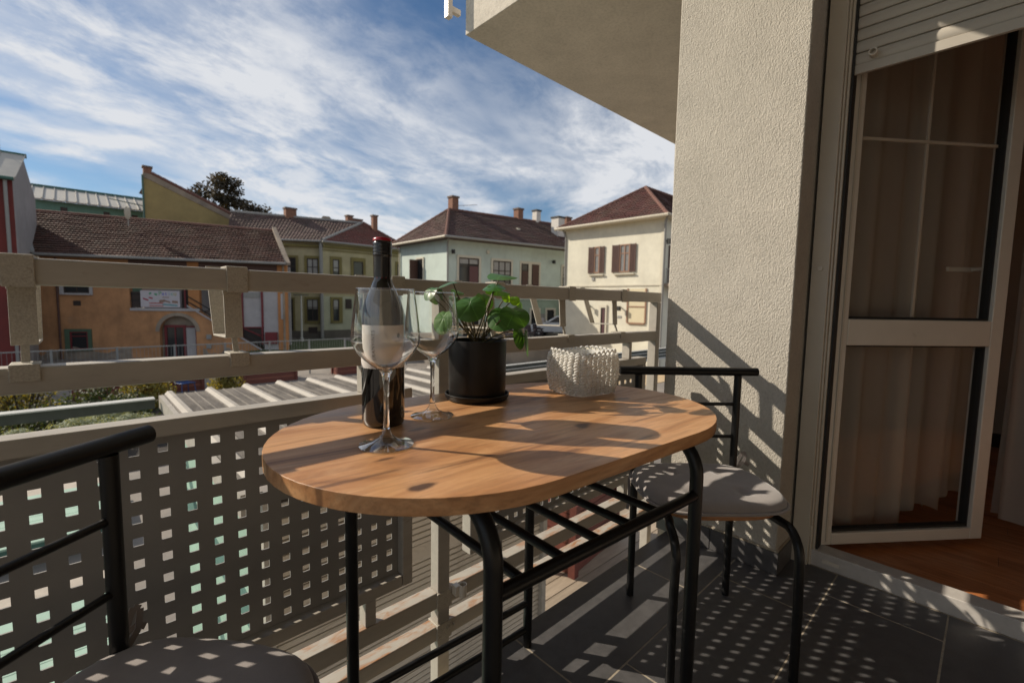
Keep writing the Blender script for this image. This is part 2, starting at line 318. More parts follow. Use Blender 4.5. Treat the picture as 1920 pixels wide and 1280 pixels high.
M_INK = mat('label_ink', (0.06,0.055,0.05), 0.6)
M_POT = mat('black_ceramic', (0.011,0.0098,0.009), 0.42, 0.2, 20, 0.05, 200, spec=0.3)
M_SOIL = mat('soil', (0.03,0.022,0.016), 0.95, 0.5, 90, 1.0, 120, bdist=0.006)
M_ROPE = mat('white_cord', (0.94,0.93,0.90), 0.55, 0.12, 50, 0.8, 700, stretch=(1,1,1), bdist=0.001)
_b = MATS['white_cord'].node_tree; _p = _b.nodes['Principled BSDF']; _t = N(_b,'ShaderNodeBsdfTranslucent'); _t.inputs[0].default_value = (0.95,0.93,0.89,1); _m = N(_b,'ShaderNodeMixShader'); _m.inputs[0].default_value = 0.42
_b.links.new(_p.outputs[0],_m.inputs[1]); _b.links.new(_t.outputs[0],_m.inputs[2]); _b.links.new(_m.outputs[0],_b.nodes['Material Output'].inputs[0])
M_PVC = mat('cream_pvc', (0.56,0.50,0.41), 0.38, 0.06, 6, 0.03, 200)
M_PVCW = mat('white_pvc', (0.66,0.61,0.53), 0.35, 0.05, 7)
M_SEAL = mat('rubber_seal', (0.022,0.02,0.018), 0.7)
M_THRESH = mat('threshold_metal', (0.50,0.47,0.44), 0.42, 0.12, 30, stain=(0.25,0.2,0.16), stain_scale=20, stain_lo=0.66)
M_SHUT = mat('shutter_slat', (0.50,0.46,0.40), 0.4, 0.06, 5)
M_PARQ = [wood('parquet_%d'%i, tuple(x*k for x in (0.22,0.065,0.02)), tuple(x*k for x in (0.42,0.14,0.045)), tuple(x*k for x in (0.50,0.19,0.07)), scale=(14,1.6,14), rough=0.34, knots=None, bump=0.05) for i, k in enumerate((0.85,1.0,1.12))]
M_ROOMW = mat('room_wall', (0.50,0.45,0.39), 0.9, 0.08, 2)
LEAFS = [leafmat('pilea_leaf', (0.034,0.105,0.018), (0.055,0.15,0.028), 0.2, 0.36, 30, True), leafmat('pilea_leaf_pale', (0.095,0.23,0.06), (0.13,0.28,0.075), 0.3, 0.42, 30, True), leafmat('pilea_leaf_young', (0.10,0.24,0.02), (0.13,0.28,0.03), 0.5, 0.45, 30, True)]
M_STEM = mat('leaf_stem', (0.10,0.075,0.028), 0.5, 0.3, 30)
m, t, b = new_mat('sheer_curtain'); L_ = t.links
tr = N(t,'ShaderNodeBsdfTransparent'); df = N(t,'ShaderNodeBsdfDiffuse'); df.inputs[0].default_value = (0.80,0.75,0.67,1); tl = N(t,'ShaderNodeBsdfTranslucent'); tl.inputs[0].default_value = (0.78,0.73,0.65,1)
a1 = N(t,'ShaderNodeMixShader'); a1.inputs[0].default_value = 0.4; L_.new(df.outputs[0],a1.inputs[1]); L_.new(tl.outputs[0],a1.inputs[2])
a2 = N(t,'ShaderNodeMixShader'); a2.inputs[0].default_value = 0.62; L_.new(tr.outputs[0],a2.inputs[1]); L_.new(a1.outputs[0],a2.inputs[2]); L_.new(a2.outputs[0], t.nodes['Material Output'].inputs[0]); t.nodes.remove(b); M_CURT = m

# ================================================================== THE BALCONY: setting
fl = part('balcony_floor', MB().box(-2.2,2.03,-1.5,0.922,-0.22,-0.0009), M_GROUT, None, kind='structure')
OFF[fl.name] = None
rows = [(0.632,0.926,0.28),(0.334,0.629,0.445),(0.035,0.331,0.61),(-0.264,0.032,0.33),(-0.563,-0.267,0.5),(-0.862,-0.566,0.2),(-1.161,-0.865,0.4),(-1.46,-1.164,0.1)]
first = None
for y0,y1,ph in rows:
    x = ph-0.612*5
    while x < 2.02:
        a, b_ = max(x,-2.2), min(x+0.608,2.004)
        if b_-a > 0.03:
            part('floor_tile', MB().box(a,b_,y0+0.0003,y1,-0.006,random.uniform(-0.0006,0.0004)), M_TILE, fl, bevel=0.0016, seg=1)
        x += 0.612
M_BACKW = mat('back_wall', (0.40,0.34,0.27), 0.9, 0.1, 3)
wall = part('wall', MB().box(-2.2,2.1,-1.62,-1.5,-0.2,2.6), M_BACKW, None, kind='structure')
ceil = part('ceiling', MB().box(-2.4,1.785,-1.6,1.13,2.6,2.8), M_PLASTER2, None, kind='structure')

pil = thing('plaster_pillar', 'rough cream plastered pillar beside the balcony door, striped with railing shadows', 'pillar', (1.93,0.73,0))
part('pillar_shaft', MB().box(1.832,2.10,0.493,0.968,-0.25,2.62), M_PLASTER, pil, bevel=0.006)
for a, b_ in ((0.483,0.7305),(0.7335,0.968)):
    part('skirting_tile', MB().box(1.82,1.8315,a,b_,0.0015,0.085), M_TILE, pil, bevel=0.001, seg=1)
part('skirting_tile', MB().box(1.8325,1.985,0.482,0.4925,0.0015,0.085), M_TILE, pil, bevel=0.001, seg=1)
part('mortar_bead', MB().box(1.822,1.834,0.484,0.968,0.0855,0.092), M_GROUT, pil, bevel=0.002)
part('mortar_bead', MB().box(1.8345,1.985,0.485,0.4945,0.0855,0.091), M_GROUT, pil, bevel=0.002)

ub = thing('upper_balcony', 'pale concrete balcony of the floor above, jutting out at the top of the view', 'balcony', (3.0,1.8,2.6))
part('slab', MB().box(1.79,6.5,0.6,2.345,2.6,2.8), M_PLASTER2, ub, bevel=0.004)
part('parapet', MB().box(1.79,6.5,2.15,2.343,2.8,3.6), M_PLASTER2, ub)
part('parapet', MB().box(1.792,1.9,0.6,2.149,2.8,3.6), M_PLASTER2, ub)
part('pier', MB().box(4.36,6.5,1.7,2.30,2.28,2.599), M_PLASTER2, ub)
sp = MB(); sp.box(1.70,1.735,2.40,2.44,2.70,2.95); sp.box(1.735,1.80,2.405,2.435,2.74,2.775)
part('spout_bracket', sp, M_PVCW, ub, bevel=0.004)

# ------------------------------------------------------------------ railing
rl = thing('balcony_railing', 'beige steel balcony railing with perforated sheet panels', 'railing', (0.6,1.0,0))
RX0, RX1, Y0, Y1 = -1.9, 1.816, 0.987, 1.027
part('top_rail', MB().box(RX0,RX1,Y0,Y1,0.9965,1.037), M_RAIL, rl, bevel=0.004)
part('lower_rail', MB().box(RX0,1.7835,Y0,Y1,0.834,0.8745), M_RAIL, rl, bevel=0.004)
for x0, x1, zt in ((0.678,0.716,0.996),(1.784,1.816,0.996),(-1.36,-1.32,0.996)):
    part('post', MB().box(x0,x1,Y0+0.001,Y1-0.001,-0.75,zt), M_RAIL, rl, bevel=0.003)
segs = [(-1.32,0.677),(0.717,1.783)]
for x0, x1 in segs:
    part('foot_rail', MB().box(x0,x1,Y0+0.002,Y1+0.002,0.147,0.193), M_RUST, rl, bevel=0.003)
    part('foot_rail', MB().box(x0,x1,Y0+0.002,Y1+0.002,0.055,0.096), M_RUST, rl, bevel=0.003)
PANELS = [(-1.26,0.598),(0.787,1.713)]
for x0, x1 in PANELS:
    part('cap_rail', MB().box(x0,x1,Y0,Y1+0.004,0.738,0.768), M_RAIL, rl, bevel=0.003)
    part('panel_frame', MB().box(x0+0.029,x1-0.029,Y0,Y1,0.258,0.288), M_RAIL, rl, bevel=0.003)
    part('panel_frame', MB().box(x0,x0+0.0285,Y0,Y1,0.258,0.7375), M_RAIL, rl, bevel=0.003)
    part('panel_frame', MB().box(x1-0.0285,x1,Y0,Y1,0.258,0.7375), M_RAIL, rl, bevel=0.003)
    for xa in (x0+0.1, x1-0.128):
        part('connector', MB().box(xa,xa+0.028,Y0+0.003,Y1-0.002,0.1935,0.2575), M_RAIL, rl, bevel=0.003)
        part('connector', MB().box(xa,xa+0.018,Y0+0.003,Y1-0.002,0.7685,0.8335), M_RAIL, rl, bevel=0.002)
def perforated(xa, xb, za, zb, x_ref, z_ref, pitch=0.0405, h=0.0149, y=1.0115, th=0.003):
    import bisect
    xs = []; n0 = math.ceil((xa+0.004-x_ref+h/2)/pitch); k = n0
    while x_ref+k*pitch+h/2 < xb-0.003: xs.append(x_ref+k*pitch); k += 1
    zs = []; k = math.ceil((za+0.004-z_ref+h/2)/pitch)
    while z_ref+k*pitch+h/2 < zb-0.003: zs.append(z_ref+k*pitch); k += 1
    gx = [xa]+[q for x in xs for q in (x-h/2,x+h/2)]+[xb]
    gz = [za]+[q for z in zs for q in (z-h/2,z+h/2)]+[zb]
    mb = MB(); nx, nz = len(gx), len(gz)
    vs = [(x,yy,z) for yy in (y,y+th) for z in gz for x in gx]
    I = lambda l,j,i: l*nx*nz+j*nx+i
    fs = []
    for j in range(nz-1):
        for i in range(nx-1):
            hole = (i%2 == 1) and (j%2 == 1)
            if not hole:
                fs += [(I(0,j,i),I(0,j,i+1),I(0,j+1,i+1),I(0,j+1,i)),(I(1,j,i),I(1,j+1,i),I(1,j+1,i+1),I(1,j,i+1))]
            else:
                for (j0,i0),(j1,i1) in (((j,i),(j,i+1)),((j,i+1),(j+1,i+1)),((j+1,i+1),(j+1,i)),((j+1,i),(j,i))):
                    fs.append((I(0,j0,i0),I(0,j1,i1),I(1,j1,i1),I(1,j0,i0)))
    return mb.add(vs, fs)
for x0, x1 in PANELS:
    part('perforated_panel', perforated(x0+0.02,x1-0.02,0.28,0.746,0.545,0.308), M_RAILG, rl, recalc=True)
for z in (0.165,0.075):
    part('clamp_collar', MB().box(0.673,0.721,Y0-0.004,Y1+0.003,z-0.022,z+0.026), M_BRKT, rl, bevel=0.002)
hk = MB(); hk.lathe([(0.011,-0.018),(0.011,0.018),(0.0095,0.018),(0.0095,-0.018),(0.011,-0.018)], 20, (0.742,0.962,0.186)); hk.box(0.722,0.738,0.966,0.986,0.172,0.200)
part('pipe_clip', hk, M_PVCW, rl, smooth='auto')
for z, xx in ((0.19,0.731),(0.083,0.707),(0.083,0.727)):
    b0 = MB(); b0.tube([(xx,0.978,z),(xx,0.986,z)], 0.005, 8); part('bolt_head', b0, M_BRKT, rl)

# flower-box brackets hooked over the top rail
def bracket(x, label):
    t = thing('flower_box_bracket', label, 'bracket', (x,0.99,0.834), 0, 'empty flower box brackets hooked on the railing')
    w, e = 0.0165, 0.0035
    rnd = random.uniform(-0.003,0.003)
    s = MB(); s.box(x-w-.001,x+w+.001,Y0-e,Y0-0.0006,0.9935,1.041); s.box(x-w-.001,x+w+.001,Y0-0.0006,Y1+0.006,1.0375,1.041+0.001); s.box(x-w,x+w,Y1+0.002,Y1+0.0055,0.99,1.0374)
    part('hook_plate', s, M_BRKT, t, bevel=0.0012)
    prof = [(1.0285,0.996),(1.022,0.905),(1.134,0.903),(1.19,1.050)]
    q = MB()
    for (ya,za),(yb,zb) in zip(prof[:-1],prof[1:]):
        d = Vector((0,yb-ya,zb-za)).normalized(); n = Vector((0,-d.z,d.y))*0.004
        q.obox((x-w*0.92,ya,za),(2*w*0.92,0,0),(0,yb-ya,zb-za),n)
    part('u_strap', q, M_BRKT, t, bevel=0.001)
    l = MB(); l.box(x-w,x+w,Y0-e,Y0-0.0006,0.853,0.879); l.box(x-w,x+w,Y0-0.0006,Y1+0.005,0.875,0.879)
    part('rail_clasp', l, M_BRKT, t, bevel=0.0015)
    h = MB(); h.obox((x-0.005,1.012,0.8795),(0.010,0,0),(0,0.004,0),(0.0,0.010,0.026))
    part('link_tab', h, M_BRKT, t, bevel=0.001)
for x, lab in ((-0.0615,'rusty bracket at the far left end of the rail in front of the orange house'),
               (0.2205,'speckled steel bracket on the rail in front of the arched door'),
               (0.5585,'steel flower box bracket on the rail behind the wine bottle'),
               (0.886,'steel flower box bracket on the rail hidden behind the green plant'),
               (1.213,'open U shaped bracket on the rail in front of the pale green house'),
               (1.527,'open U shaped bracket on the rail in front of the yellow house')):
    bracket(x, lab)

# ------------------------------------------------------------------ balcony door, shutter, room
dr = thing('balcony_door', 'cream framed glass balcony door opened inward beside the pillar', 'door', (2.06,0.1,0))
jb = MB(); jb.box(1.99,2.075,0.428,0.484,0.0,2.3); jb.box(2.0,2.075,0.421,0.4275,0.0,2.3); jb.box(2.012,2.075,0.412,0.4205,0.06,2.3)
part('door_jamb', jb, M_PVC, dr, bevel=0.002)
part('door_jamb', MB().box(1.99,2.075,-1.16,-1.10,0.0,2.3), M_PVC, dr, bevel=0.002)
part('jamb_gasket', MB().box(2.02,2.07,0.4045,0.4115,0.062,2.3), M_SEAL, dr)
th = MB(); th.box(2.008,2.085,-1.10,0.43,0.0,0.061); part('threshold', th, M_THRESH, dr, bevel=0.003)
part('drain_cover', MB().box(2.0035,2.0078,0.33,0.385,0.022,0.036), M_PVCW, dr, bevel=0.002)
pg = MB(); pg.tube([(1.9895,0.455,1.128),(1.982,0.455,1.128)], 0.008, 12); part('screw_cap', pg, M_PVCW, dr, smooth='auto')
hg = MB(); hg.tube([(1.998,0.424,0.11),(1.998,0.424,0.16)], 0.006, 10); part('hinge', hg, M_PVC, dr, smooth='auto')
H0 = Vector((2.067,0.409,0)); E = Vector((0.795,-0.606,0)).normalized(); Nn = Vector((E.y,-E.x,0))*1
if Nn.dot(Vector((0,0,0))-H0) < 0: Nn = -Nn
def sb(mb, s0,s1,z0,z1,o0,o1):    # box in the sash's own frame: along the sash, height, offset towards the balcony
    return mb.obox(H0+E*s0+Nn*o0+Vector((0,0,z0)), E*(s1-s0), Nn*(o1-o0), (0,0,z1-z0))
sash_b = MB(); sb(sash_b,0.0,0.05,0.058,2.15,-0.06,0.0); sb(sash_b,0.664,0.72,0.058,2.15,-0.06,0.0); sb(sash_b,0.0505,0.6635,0.058,0.105,-0.06,0.0); sb(sash_b,0.0505,0.6635,0.845,0.945,-0.06,0.0); sb(sash_b,0.0505,0.6635,2.09,2.15,-0.06,0.0)
sash = part('door_sash', sash_b, M_PVCW, dr, bevel=0.004)
bd = MB()
for s0,s1,z0,z1 in ((0.022,0.030,0.075,2.1),): sb(bd,s0,s1,z0,z1,0.0005,0.004)
part('sash_bead', bd, M_PVC, sash, bevel=0.001)
for z0,z1 in ((0.105,0.845),(0.945,2.09)):
    sl = MB(); sb(sl,0.0505,0.058,z0,z1,-0.045,-0.014); sb(sl,0.657,0.6635,z0,z1,-0.045,-0.014); sb(sl,0.0585,0.6565,z0,z0+0.009,-0.045,-0.014); sb(sl,0.0585,0.6565,z1-0.006,z1,-0.045,-0.014)
    part('glazing_seal', sl, M_SEAL, sash)
    gp = MB(); sb(gp,0.0585,0.6495,z0+0.009,z1-0.006,-0.0305,-0.030)
    g = MB(); q = [H0+E*s+Nn*-0.028+Vector((0,0,z)) for s,z in ((0.0585,z0+0.009),(0.6565,z0+0.009),(0.6565,z1-0.006),(0.0585,z1-0.006))]; g.quad(*q)
    part('glass_pane', g, M_DGLASS, sash, recalc=False)
mu = MB(); sb(mu,0.0585,0.6495,1.611,1.622,-0.038,-0.031); part('muntin', mu, M_PVCW, sash, bevel=0.001)
mu = MB(); sb(mu,0.3435,0.3545,0.955,1.610,-0.038,-0.031); sb(mu,0.3435,0.3545,1.6225,2.08,-0.038,-0.031); part('muntin', mu, M_PVCW, sash, bevel=0.001)
hd = MB(); sb(hd,0.68,0.705,1.10,1.19,-0.07,-0.0605); sb(hd,0.686,0.70,1.145,1.16,-0.115,-0.0705); sb(hd,0.585,0.70,1.143,1.162,-0.128,-0.1155); part('handle', hd, M_PVCW, sash, bevel=0.003)

sh = thing('roller_shutter', 'half raised beige roller shutter above the balcony door', 'shutter', (2.03,-0.3,1.8))
z = 1.8385
def slat(z0):
    mb = MB(); pr = [(2.040,z0),(2.034,z0+0.001),(2.0305,z0+0.008),(2.0295,z0+0.020),(2.0315,z0+0.031),(2.036,z0+0.038),(2.040,z0+0.0385)]
    return mb.prism([(x,-1.09,zz) for x,zz in pr], (0,1.527,0))
sl0 = part('slat', slat(z), M_SHUT, sh, smooth='auto')
for k in range(1,13): inst(sl0, sh, 'slat', Matrix.Translation((0,0,0.0405*k)))
part('slat_backing', MB().box(2.0405,2.044,-1.09,0.437,1.83,2.4), M_SEAL, sh)
part('bottom_bar', MB().box(2.029,2.0435,-1.09,0.438,1.8055,1.8375), M_SHUT, sh, bevel=0.002)
st = MB(); st.lathe([(0.0,0.0),(0.0125,0.0),(0.0125,0.03),(0.0085,0.032),(0.0085,0.012),(0.0,0.012)], 20)
st.v = [(2.031-zz, 0.352+x, 1.856+y) for x,y,zz in st.v]
part('stopper', st, M_PVCW, sh, smooth='auto')

pf = part('parquet_floor', MB().box(2.086,5.2,-2.6,0.9,-0.2,0.028), M_SEAL, None, kind='structure'); OFF[pf.name] = None
x = 2.087; k = 0
while x < 4.6:
    ys = [-2.6]; y = -2.6+random.uniform(0.3,0.9)
    while y < 0.85: ys.append(y); y += random.uniform(0.8,1.15)
    ys.append(0.9)
    for a, b_ in zip(ys[:-1], ys[1:]):
        part('plank', MB().box(x,x+0.094,a+0.0006,b_-0.0006,0.02,0.0305), random.choice(M_PARQ), pf, bevel=0.0008, seg=1)
    x += 0.0952
rm = thing('living_room', 'dim brown room behind the open balcony door', 'room', (3.6,-0.8,0))
part('wall', MB().box(5.2,5.3,-2.7,1.0,-0.1,2.7), M_ROOMW, rm)
part('wall', MB().box(2.11,5.2,0.9,0.966,-0.1,2.7), M_ROOMW, rm)
part('wall', MB().box(2.0,5.2,-2.7,-2.6,-0.1,2.7), M_ROOMW, rm)
part('wall', MB().box(2.015,2.085,-2.6,-1.16,-0.1,2.7), M_PLASTER2, rm)
part('lintel', MB().box(2.046,2.085,-1.16,0.49,2.16,2.7), M_PLASTER2, rm)
part('room_ceiling', MB().box(2.11,5.2,-2.6,0.9,2.5,2.6), M_ROOMW, rm)
def curtain(path, label, z0, z1, folds, amp, hem):
    pts = [Vector(p) for p in path]; L = [0]
    for a, b_ in zip(pts[:-1],pts[1:]): L.append(L[-1]+(b_-a).length)
    n = folds*8; grid = []; nz = 24
    def at(s):
        for i in range(len(pts)-1):
            if s <= L[i+1] or i == len(pts)-2:
                f = (s-L[i])/(L[i+1]-L[i]); d = (pts[i+1]-pts[i]).normalized(); return pts[i].lerp(pts[i+1],f), Vector((-d.y,d.x,0))
    vs = []
    for j in range(nz+1):
        zz = j/nz
        for i in range(n+1):
            s = L[-1]*i/n; p, nn = at(s); ph = i/n*folds*2*math.pi
            a = amp*(0.55+0.45*math.sin(i*0.31+1.3))*(0.6+0.5*(1-zz))
            q = p + nn*(a*math.sin(ph+0.5*math.sin(zz*3+i*0.2)))
            vs.append((q.x,q.y, z0+(z1-z0)*zz + (1-zz)**3*hem*math.sin(i/n*math.pi)))
    fs = [(j*(n+1)+i, j*(n+1)+i+1, (j+1)*(n+1)+i+1, (j+1)*(n+1)+i) for j in range(nz) for i in range(n)]
    o = part('sheer_curtain', MB().add(vs,fs), M_CURT, None, smooth=True, recalc=False)
    return tag(o, label, 'curtain', 'sheer curtains hanging inside the door')
curtain([(2.22,0.40,0),(2.42,0.31,0),(2.55,0.24,0)], 'sheer brown curtain nearest the door hinge, seen through the glass', 0.05, 2.45, 3, 0.030, -0.012)
curtain([(2.57,0.25,0),(2.70,0.20,0),(2.86,0.12,0)], 'sheer curtain in the middle of the door glass', 0.055, 2.45, 2, 0.038, 0.05)
curtain([(2.84,0.17,0),(3.02,0.08,0),(3.16,0.02,0)], 'sheer curtain behind the right edge of the door glass', 0.06, 2.45, 2, 0.034, 0.06)
curtain([(3.02,-0.05,0),(2.88,-0.13,0),(2.80,-0.30,0),(2.78,-0.55,0)], 'sheer curtain hanging to the right of the open door', 0.06, 2.45, 4, 0.04, 0.02)

# ================================================================== FURNITURE
def stadium(a, b_, n=20, z=0):
    h = a-b_; pts = []
    for k in range(n+1):
        w = -math.pi/2+math.pi*k/n; pts.append((h+b_*math.cos(w), b_*math.sin(w), z))
    for k in range(n+1):
        w = math.pi/2+math.pi*k/n; pts.append((-h+b_*math.cos(w), b_*math.sin(w), z))
    return pts
tb = thing('bistro_table', 'oval wooden balcony table on black steel legs', 'table', (0.632,0.636,0), R(-3.4), world=False)
part('tabletop', MB().prism(stadium(0.457,0.28,28,0.738), (0,0,0.022)), M_TABLE, tb, bevel=0.0008)
def arc(cx, cz, r, a0, a1, n, x): return [(x, cx+r*math.cos(R(a0+(a1-a0)*k/n)), cz+r*math.sin(R(a0+(a1-a0)*k/n))) for k in range(n+1)]
for s in (-1,1):
    x = 0.253*s
    for t_ in (-1,1):
        pth = [(x,0,0.7245),(x,0.10*t_,0.7245)]+arc(0.165*t_,0.6495,0.075,90,90-90*t_ if t_>0 else 180,8,x)+[(x,0.24*t_,0.4),(x,0.24*t_,0.0)]
        part('leg', MB().tube(pth, 0.0128, 14), M_BLACK, tb, smooth='auto')
for y in (-0.24,0.24): part('rack_rail', MB().tube([(-0.253,y,0.612),(0.253,y,0.612)], 0.0105, 12), M_BLACK, tb, smooth='auto')
rr = None
for k in range(5):
    x = -0.20+0.082*k
    M_ = Matrix.Translation((x,0,0))
    if rr is None: rr = part('rack_rod', MB().tube([(x,-0.24,0.612),(x,0.24,0.612)], 0.0075, 10), M_BLACK, tb, smooth='auto')
    else: inst(rr, tb, 'rack_rod', Matrix.Translation((0.082*k,0,0)))
for z in (0.13,0.05): part('stretcher', MB().tube([(-0.253,0.24,z),(0.253,0.24,z)], 0.009, 10), M_BLACK, tb, smooth='auto')

def chair(label, loc, rotz):
    t = thing('bistro_chair', label, 'chair', loc, rotz, 'black tube chairs at the table', world=False)
    for s in (-1,1):
        part('rear_leg', MB().tube([(0.165*s,0,0),(0.165*s,0,0.40),(0.165*s,0,0.757)], 0.0118, 14), M_BLACK, t, smooth='auto')
        pth = [(0.12*s,0.12,0.402),(0.14*s,0.22,0.402),(0.155*s,0.29,0.400)]+[(0.162*s,0.29+0.07*math.sin(R(w)),0.33+0.07*math.cos(R(w))) for w in (15,30,45,60,75,90)]+[(0.165*s,0.362,0.2),(0.165*s,0.364,0)]
        part('front_leg', MB().tube(pth, 0.0118, 14), M_BLACK, t, smooth='auto')
    part('back_rail', MB().tube([(-0.228,0,0.77),(0.228,0,0.77)], 0.0138, 18), M_BLACK, t, smooth='auto', )
    for z in (0.662,0.553): part('back_rod', MB().tube([(-0.165,0,z),(0.165,0,z)], 0.006, 10), M_BLACK, t, smooth='auto')
    part('seat_brace', MB().tube([(-0.165,0.01,0.398),(0.165,0.01,0.398)], 0.008, 8), M_BLACK, t, smooth='auto')
    pts = []
    for k in range(48):
        w = 2*math.pi*k/48; c_, s_ = math.cos(w), math.sin(w)
        pts.append((0.185*math.copysign(abs(c_)**0.62,c_), 0.145+0.155*math.copysign(abs(s_)**0.72,s_), 0.407))
    part('seat', MB().prism(pts,(0,0,0.017)), M_SEAT, t, bevel=0.002)
    return t
FAR, NEAR = (1.448,0.679,0), (-0.106,0.751,0)
chair('black tube chair on the far side of the table, in front of the pillar', FAR, R(138.2))
chair('black tube chair in the near left corner, its back against the panel', NEAR, R(-141))
def cushion(label, loc, rotz, big=1.0, tall=0.0):
    nr, na = 26, 96; vs = []; sx, sy = 0.203*big, 0.170*big
    dim = [(-0.075,0.085),(0.075,0.085),(-0.075,-0.06),(0.075,-0.06)]
    def pos(r, w, z): 
        c_, s_ = math.cos(w), math.sin(w)
        return Vector((sx*r*math.copysign(abs(c_)**0.52,c_), 0.15+sy*r*math.copysign(abs(s_)**0.60,s_), z))
    for i in range(nr+1):
        r = 1-(1-i/nr)**2
        for k in range(na):
            w = 2*math.pi*k/na; p = pos(r*0.985,w,0)
            h = 0.026*max(0,1-r**22)**0.5+0.009*(1-r*r)+0.008
            for dx,dy in dim: h -= 0.012*math.exp(-((p.x-dx)**2+(p.y-0.15-dy)**2)/(2*0.013**2)) + 0.004*math.exp(-((p.x-dx)**2+(p.y-0.15-dy)**2)/(2*0.045**2))
            h += 0.0022*math.sin(52*w+2*math.sin(7*w))*max(0,(r-0.82)/0.18)*(0.3+0.7*(1-r)*4)*0.7 + 0.001*math.sin(p.x*60+2)*math.sin(p.y*47)
            vs.append((p.x,p.y,0.4265+max(0.004,h)+tall))
    fs = [(i*na+k, i*na+(k+1)%na, (i+1)*na+(k+1)%na, (i+1)*na+k) for i in range(1,nr) for k in range(na)]
    fs += [(0, na+k, na+(k+1)%na) for k in range(na)]
    b0 = len(vs)
    for k in range(na): p = pos(0.96,2*math.pi*k/na,0.4255); vs.append(tuple(p))
    fs += [(nr*na+k, nr*na+(k+1)%na, b0+(k+1)%na, b0+k) for k in range(na)]; fs.append(tuple(b0+k for k in range(na-1,-1,-1)))
    t = thing('seat_cushion', label, 'cushion', loc, rotz, 'grey seat cushions tied to the chairs', world=False)
    part('cushion_pad', MB().add(vs,fs), M_CUSH, t, smooth=True)
    pp = [tuple(pos(1.0,2*math.pi*k/na,0.4345)) for k in range(na+1)]
    pp = [(a_[0],a_[1],a_[2]+tall*0.5) for a_ in pp]
    part('piping', MB().tube(pp, 0.0042, 8, cap=False), M_CUSH, t, smooth=True)
    for s in (-1,1):
        x = 0.165*s
        rb = MB()
        def ribbon(path, w=0.005):
            p = [Vector(q) for q in path]
            for a, b_ in zip(p[:-1],p[1:]):
                d = (b_-a).normalized(); side = d.cross(Vector((0.3,1,0.2))).normalized()*w; th_ = d.cross(side).normalized()*0.0008
                rb.obox(a-side, b_-a, side*2, th_)
        ribbon([(x,0.02,0.436),(x+0.014*s,-0.006,0.44),(x+0.006*s,-0.017,0.441),(x-0.014*s,-0.006,0.44)])
        ribbon([(x+0.014*s,-0.012,0.442),(x+0.03*s,-0.022,0.468),(x+0.047*s,-0.026,0.492),(x+0.055*s,-0.022,0.486),(x+0.045*s,-0.016,0.46),(x+0.016*s,-0.012,0.44)])
        ribbon([(x+0.012*s,-0.014,0.44),(x+0.03*s,-0.03,0.455),(x+0.06*s,-0.036,0.452),(x+0.075*s,-0.036,0.44)])
        ribbon([(x+0.004*s,-0.016,0.438),(x+0.012*s,-0.022,0.39),(x+0.008*s,-0.024,0.33),(x+0.014*s,-0.022,0.29)])
        part('tie_ribbon', rb, M_CUSH, t)
    return t
cushion('grey velvet cushion with button dimples on the chair before the pillar', FAR, R(138.2))
cushion('grey cushion in the near left corner, spotted with square sun patches', NEAR, R(-141), 1.08, 0.006)

# ================================================================== ON THE TABLE
ZT = 0.7605
BX, BY = 0.395, 0.752
bt = thing('wine_bottle', 'dark wine bottle with white label and black screw cap', 'bottle', (BX,BY,ZT))
part('bottle_glass', MB().lathe([(0.0,0.004),(0.024,0.003),(0.033,0.0),(0.0362,0.004),(0.0375,0.012),(0.0375,0.192),(0.0366,0.205),(0.0335,0.219),(0.0275,0.233),(0.0205,0.246),(0.0160,0.258),(0.0146,0.272),(0.0143,0.30)], 64, (BX,BY,ZT)), M_BOTTLE, bt, smooth='auto')
cp = [(0.0150,0.248),(0.0155,0.2485),(0.0155,0.298)]
for k in range(4): cp += [(0.0158,0.3),(0.0165,0.3005+0.0062*k+0.001),(0.0165,0.3005+0.0062*k+0.0035),(0.0156,0.3005+0.0062*k+0.0052)]
cp += [(0.0163,0.3262)]
part('screw_cap', MB().lathe(cp, 48, (BX,BY,ZT)), M_CAPS, bt, smooth='auto')
part('cap_top', MB().lathe([(0.0163,0.3263),(0.0165,0.328),(0.0160,0.3305),(0.0145,0.3318),(0.0,0.3315)], 48, (BX,BY,ZT)), M_CAPR, bt, smooth='auto')
rb = MB(); rb.lathe([(0.01565,0.2625),(0.0157,0.2632),(0.01565,0.264)], 48, (BX,BY,ZT))
th0 = math.atan2(-BY,-BX)
def cyl(rad, ang, z): return (BX+rad*math.cos(ang), BY+rad*math.sin(ang), ZT+z)
lb = MB(); n = 40; a0, a1 = th0-R(82), th0+R(78); vs = [cyl(0.0378, a0+(a1-a0)*i/n, zz) for zz in (0.105,0.180) for i in range(n+1)]
lb.add(vs, [(i,i+1,n+2+i,n+1+i) for i in range(n)])
lab = part('label', lb, M_LABEL, bt, smooth=True)
def text_mesh(s, size, spacing=1.0):
    cu = bpy.data.curves.new('lettering','FONT'); cu.body = s; cu.size = size; cu.space_character = spacing; cu.align_x = 'CENTER'; cu.align_y = 'CENTER'
    o = bpy.data.objects.new('lettering', cu); col.objects.link(o)
    dg = bpy.context.evaluated_depsgraph_get(); me = o.evaluated_get(dg).to_mesh()
    r_ = ([tuple(v.co) for v in me.vertices], [tuple(p.vertices) for p in me.polygons])
    o.evaluated_get(dg).to_mesh_clear(); bpy.data.objects.remove(o); bpy.data.curves.remove(cu); return r_
def label_text(s, size, ang, zc, vertical=False, spacing=1.0):
    vs, fs = text_mesh(s, size, spacing); out_ = []
    for x, y, _ in vs:
        u, w = (-y, x) if vertical else (x, y)
        out_.append(cyl(0.03795, ang + u/0.0378, zc + w))
    part('lettering', MB().add(out_, fs), M_INK, lab, recalc=False)
label_text('ERANVINES', 0.0092, th0-R(27), 0.1425, True, 1.3)
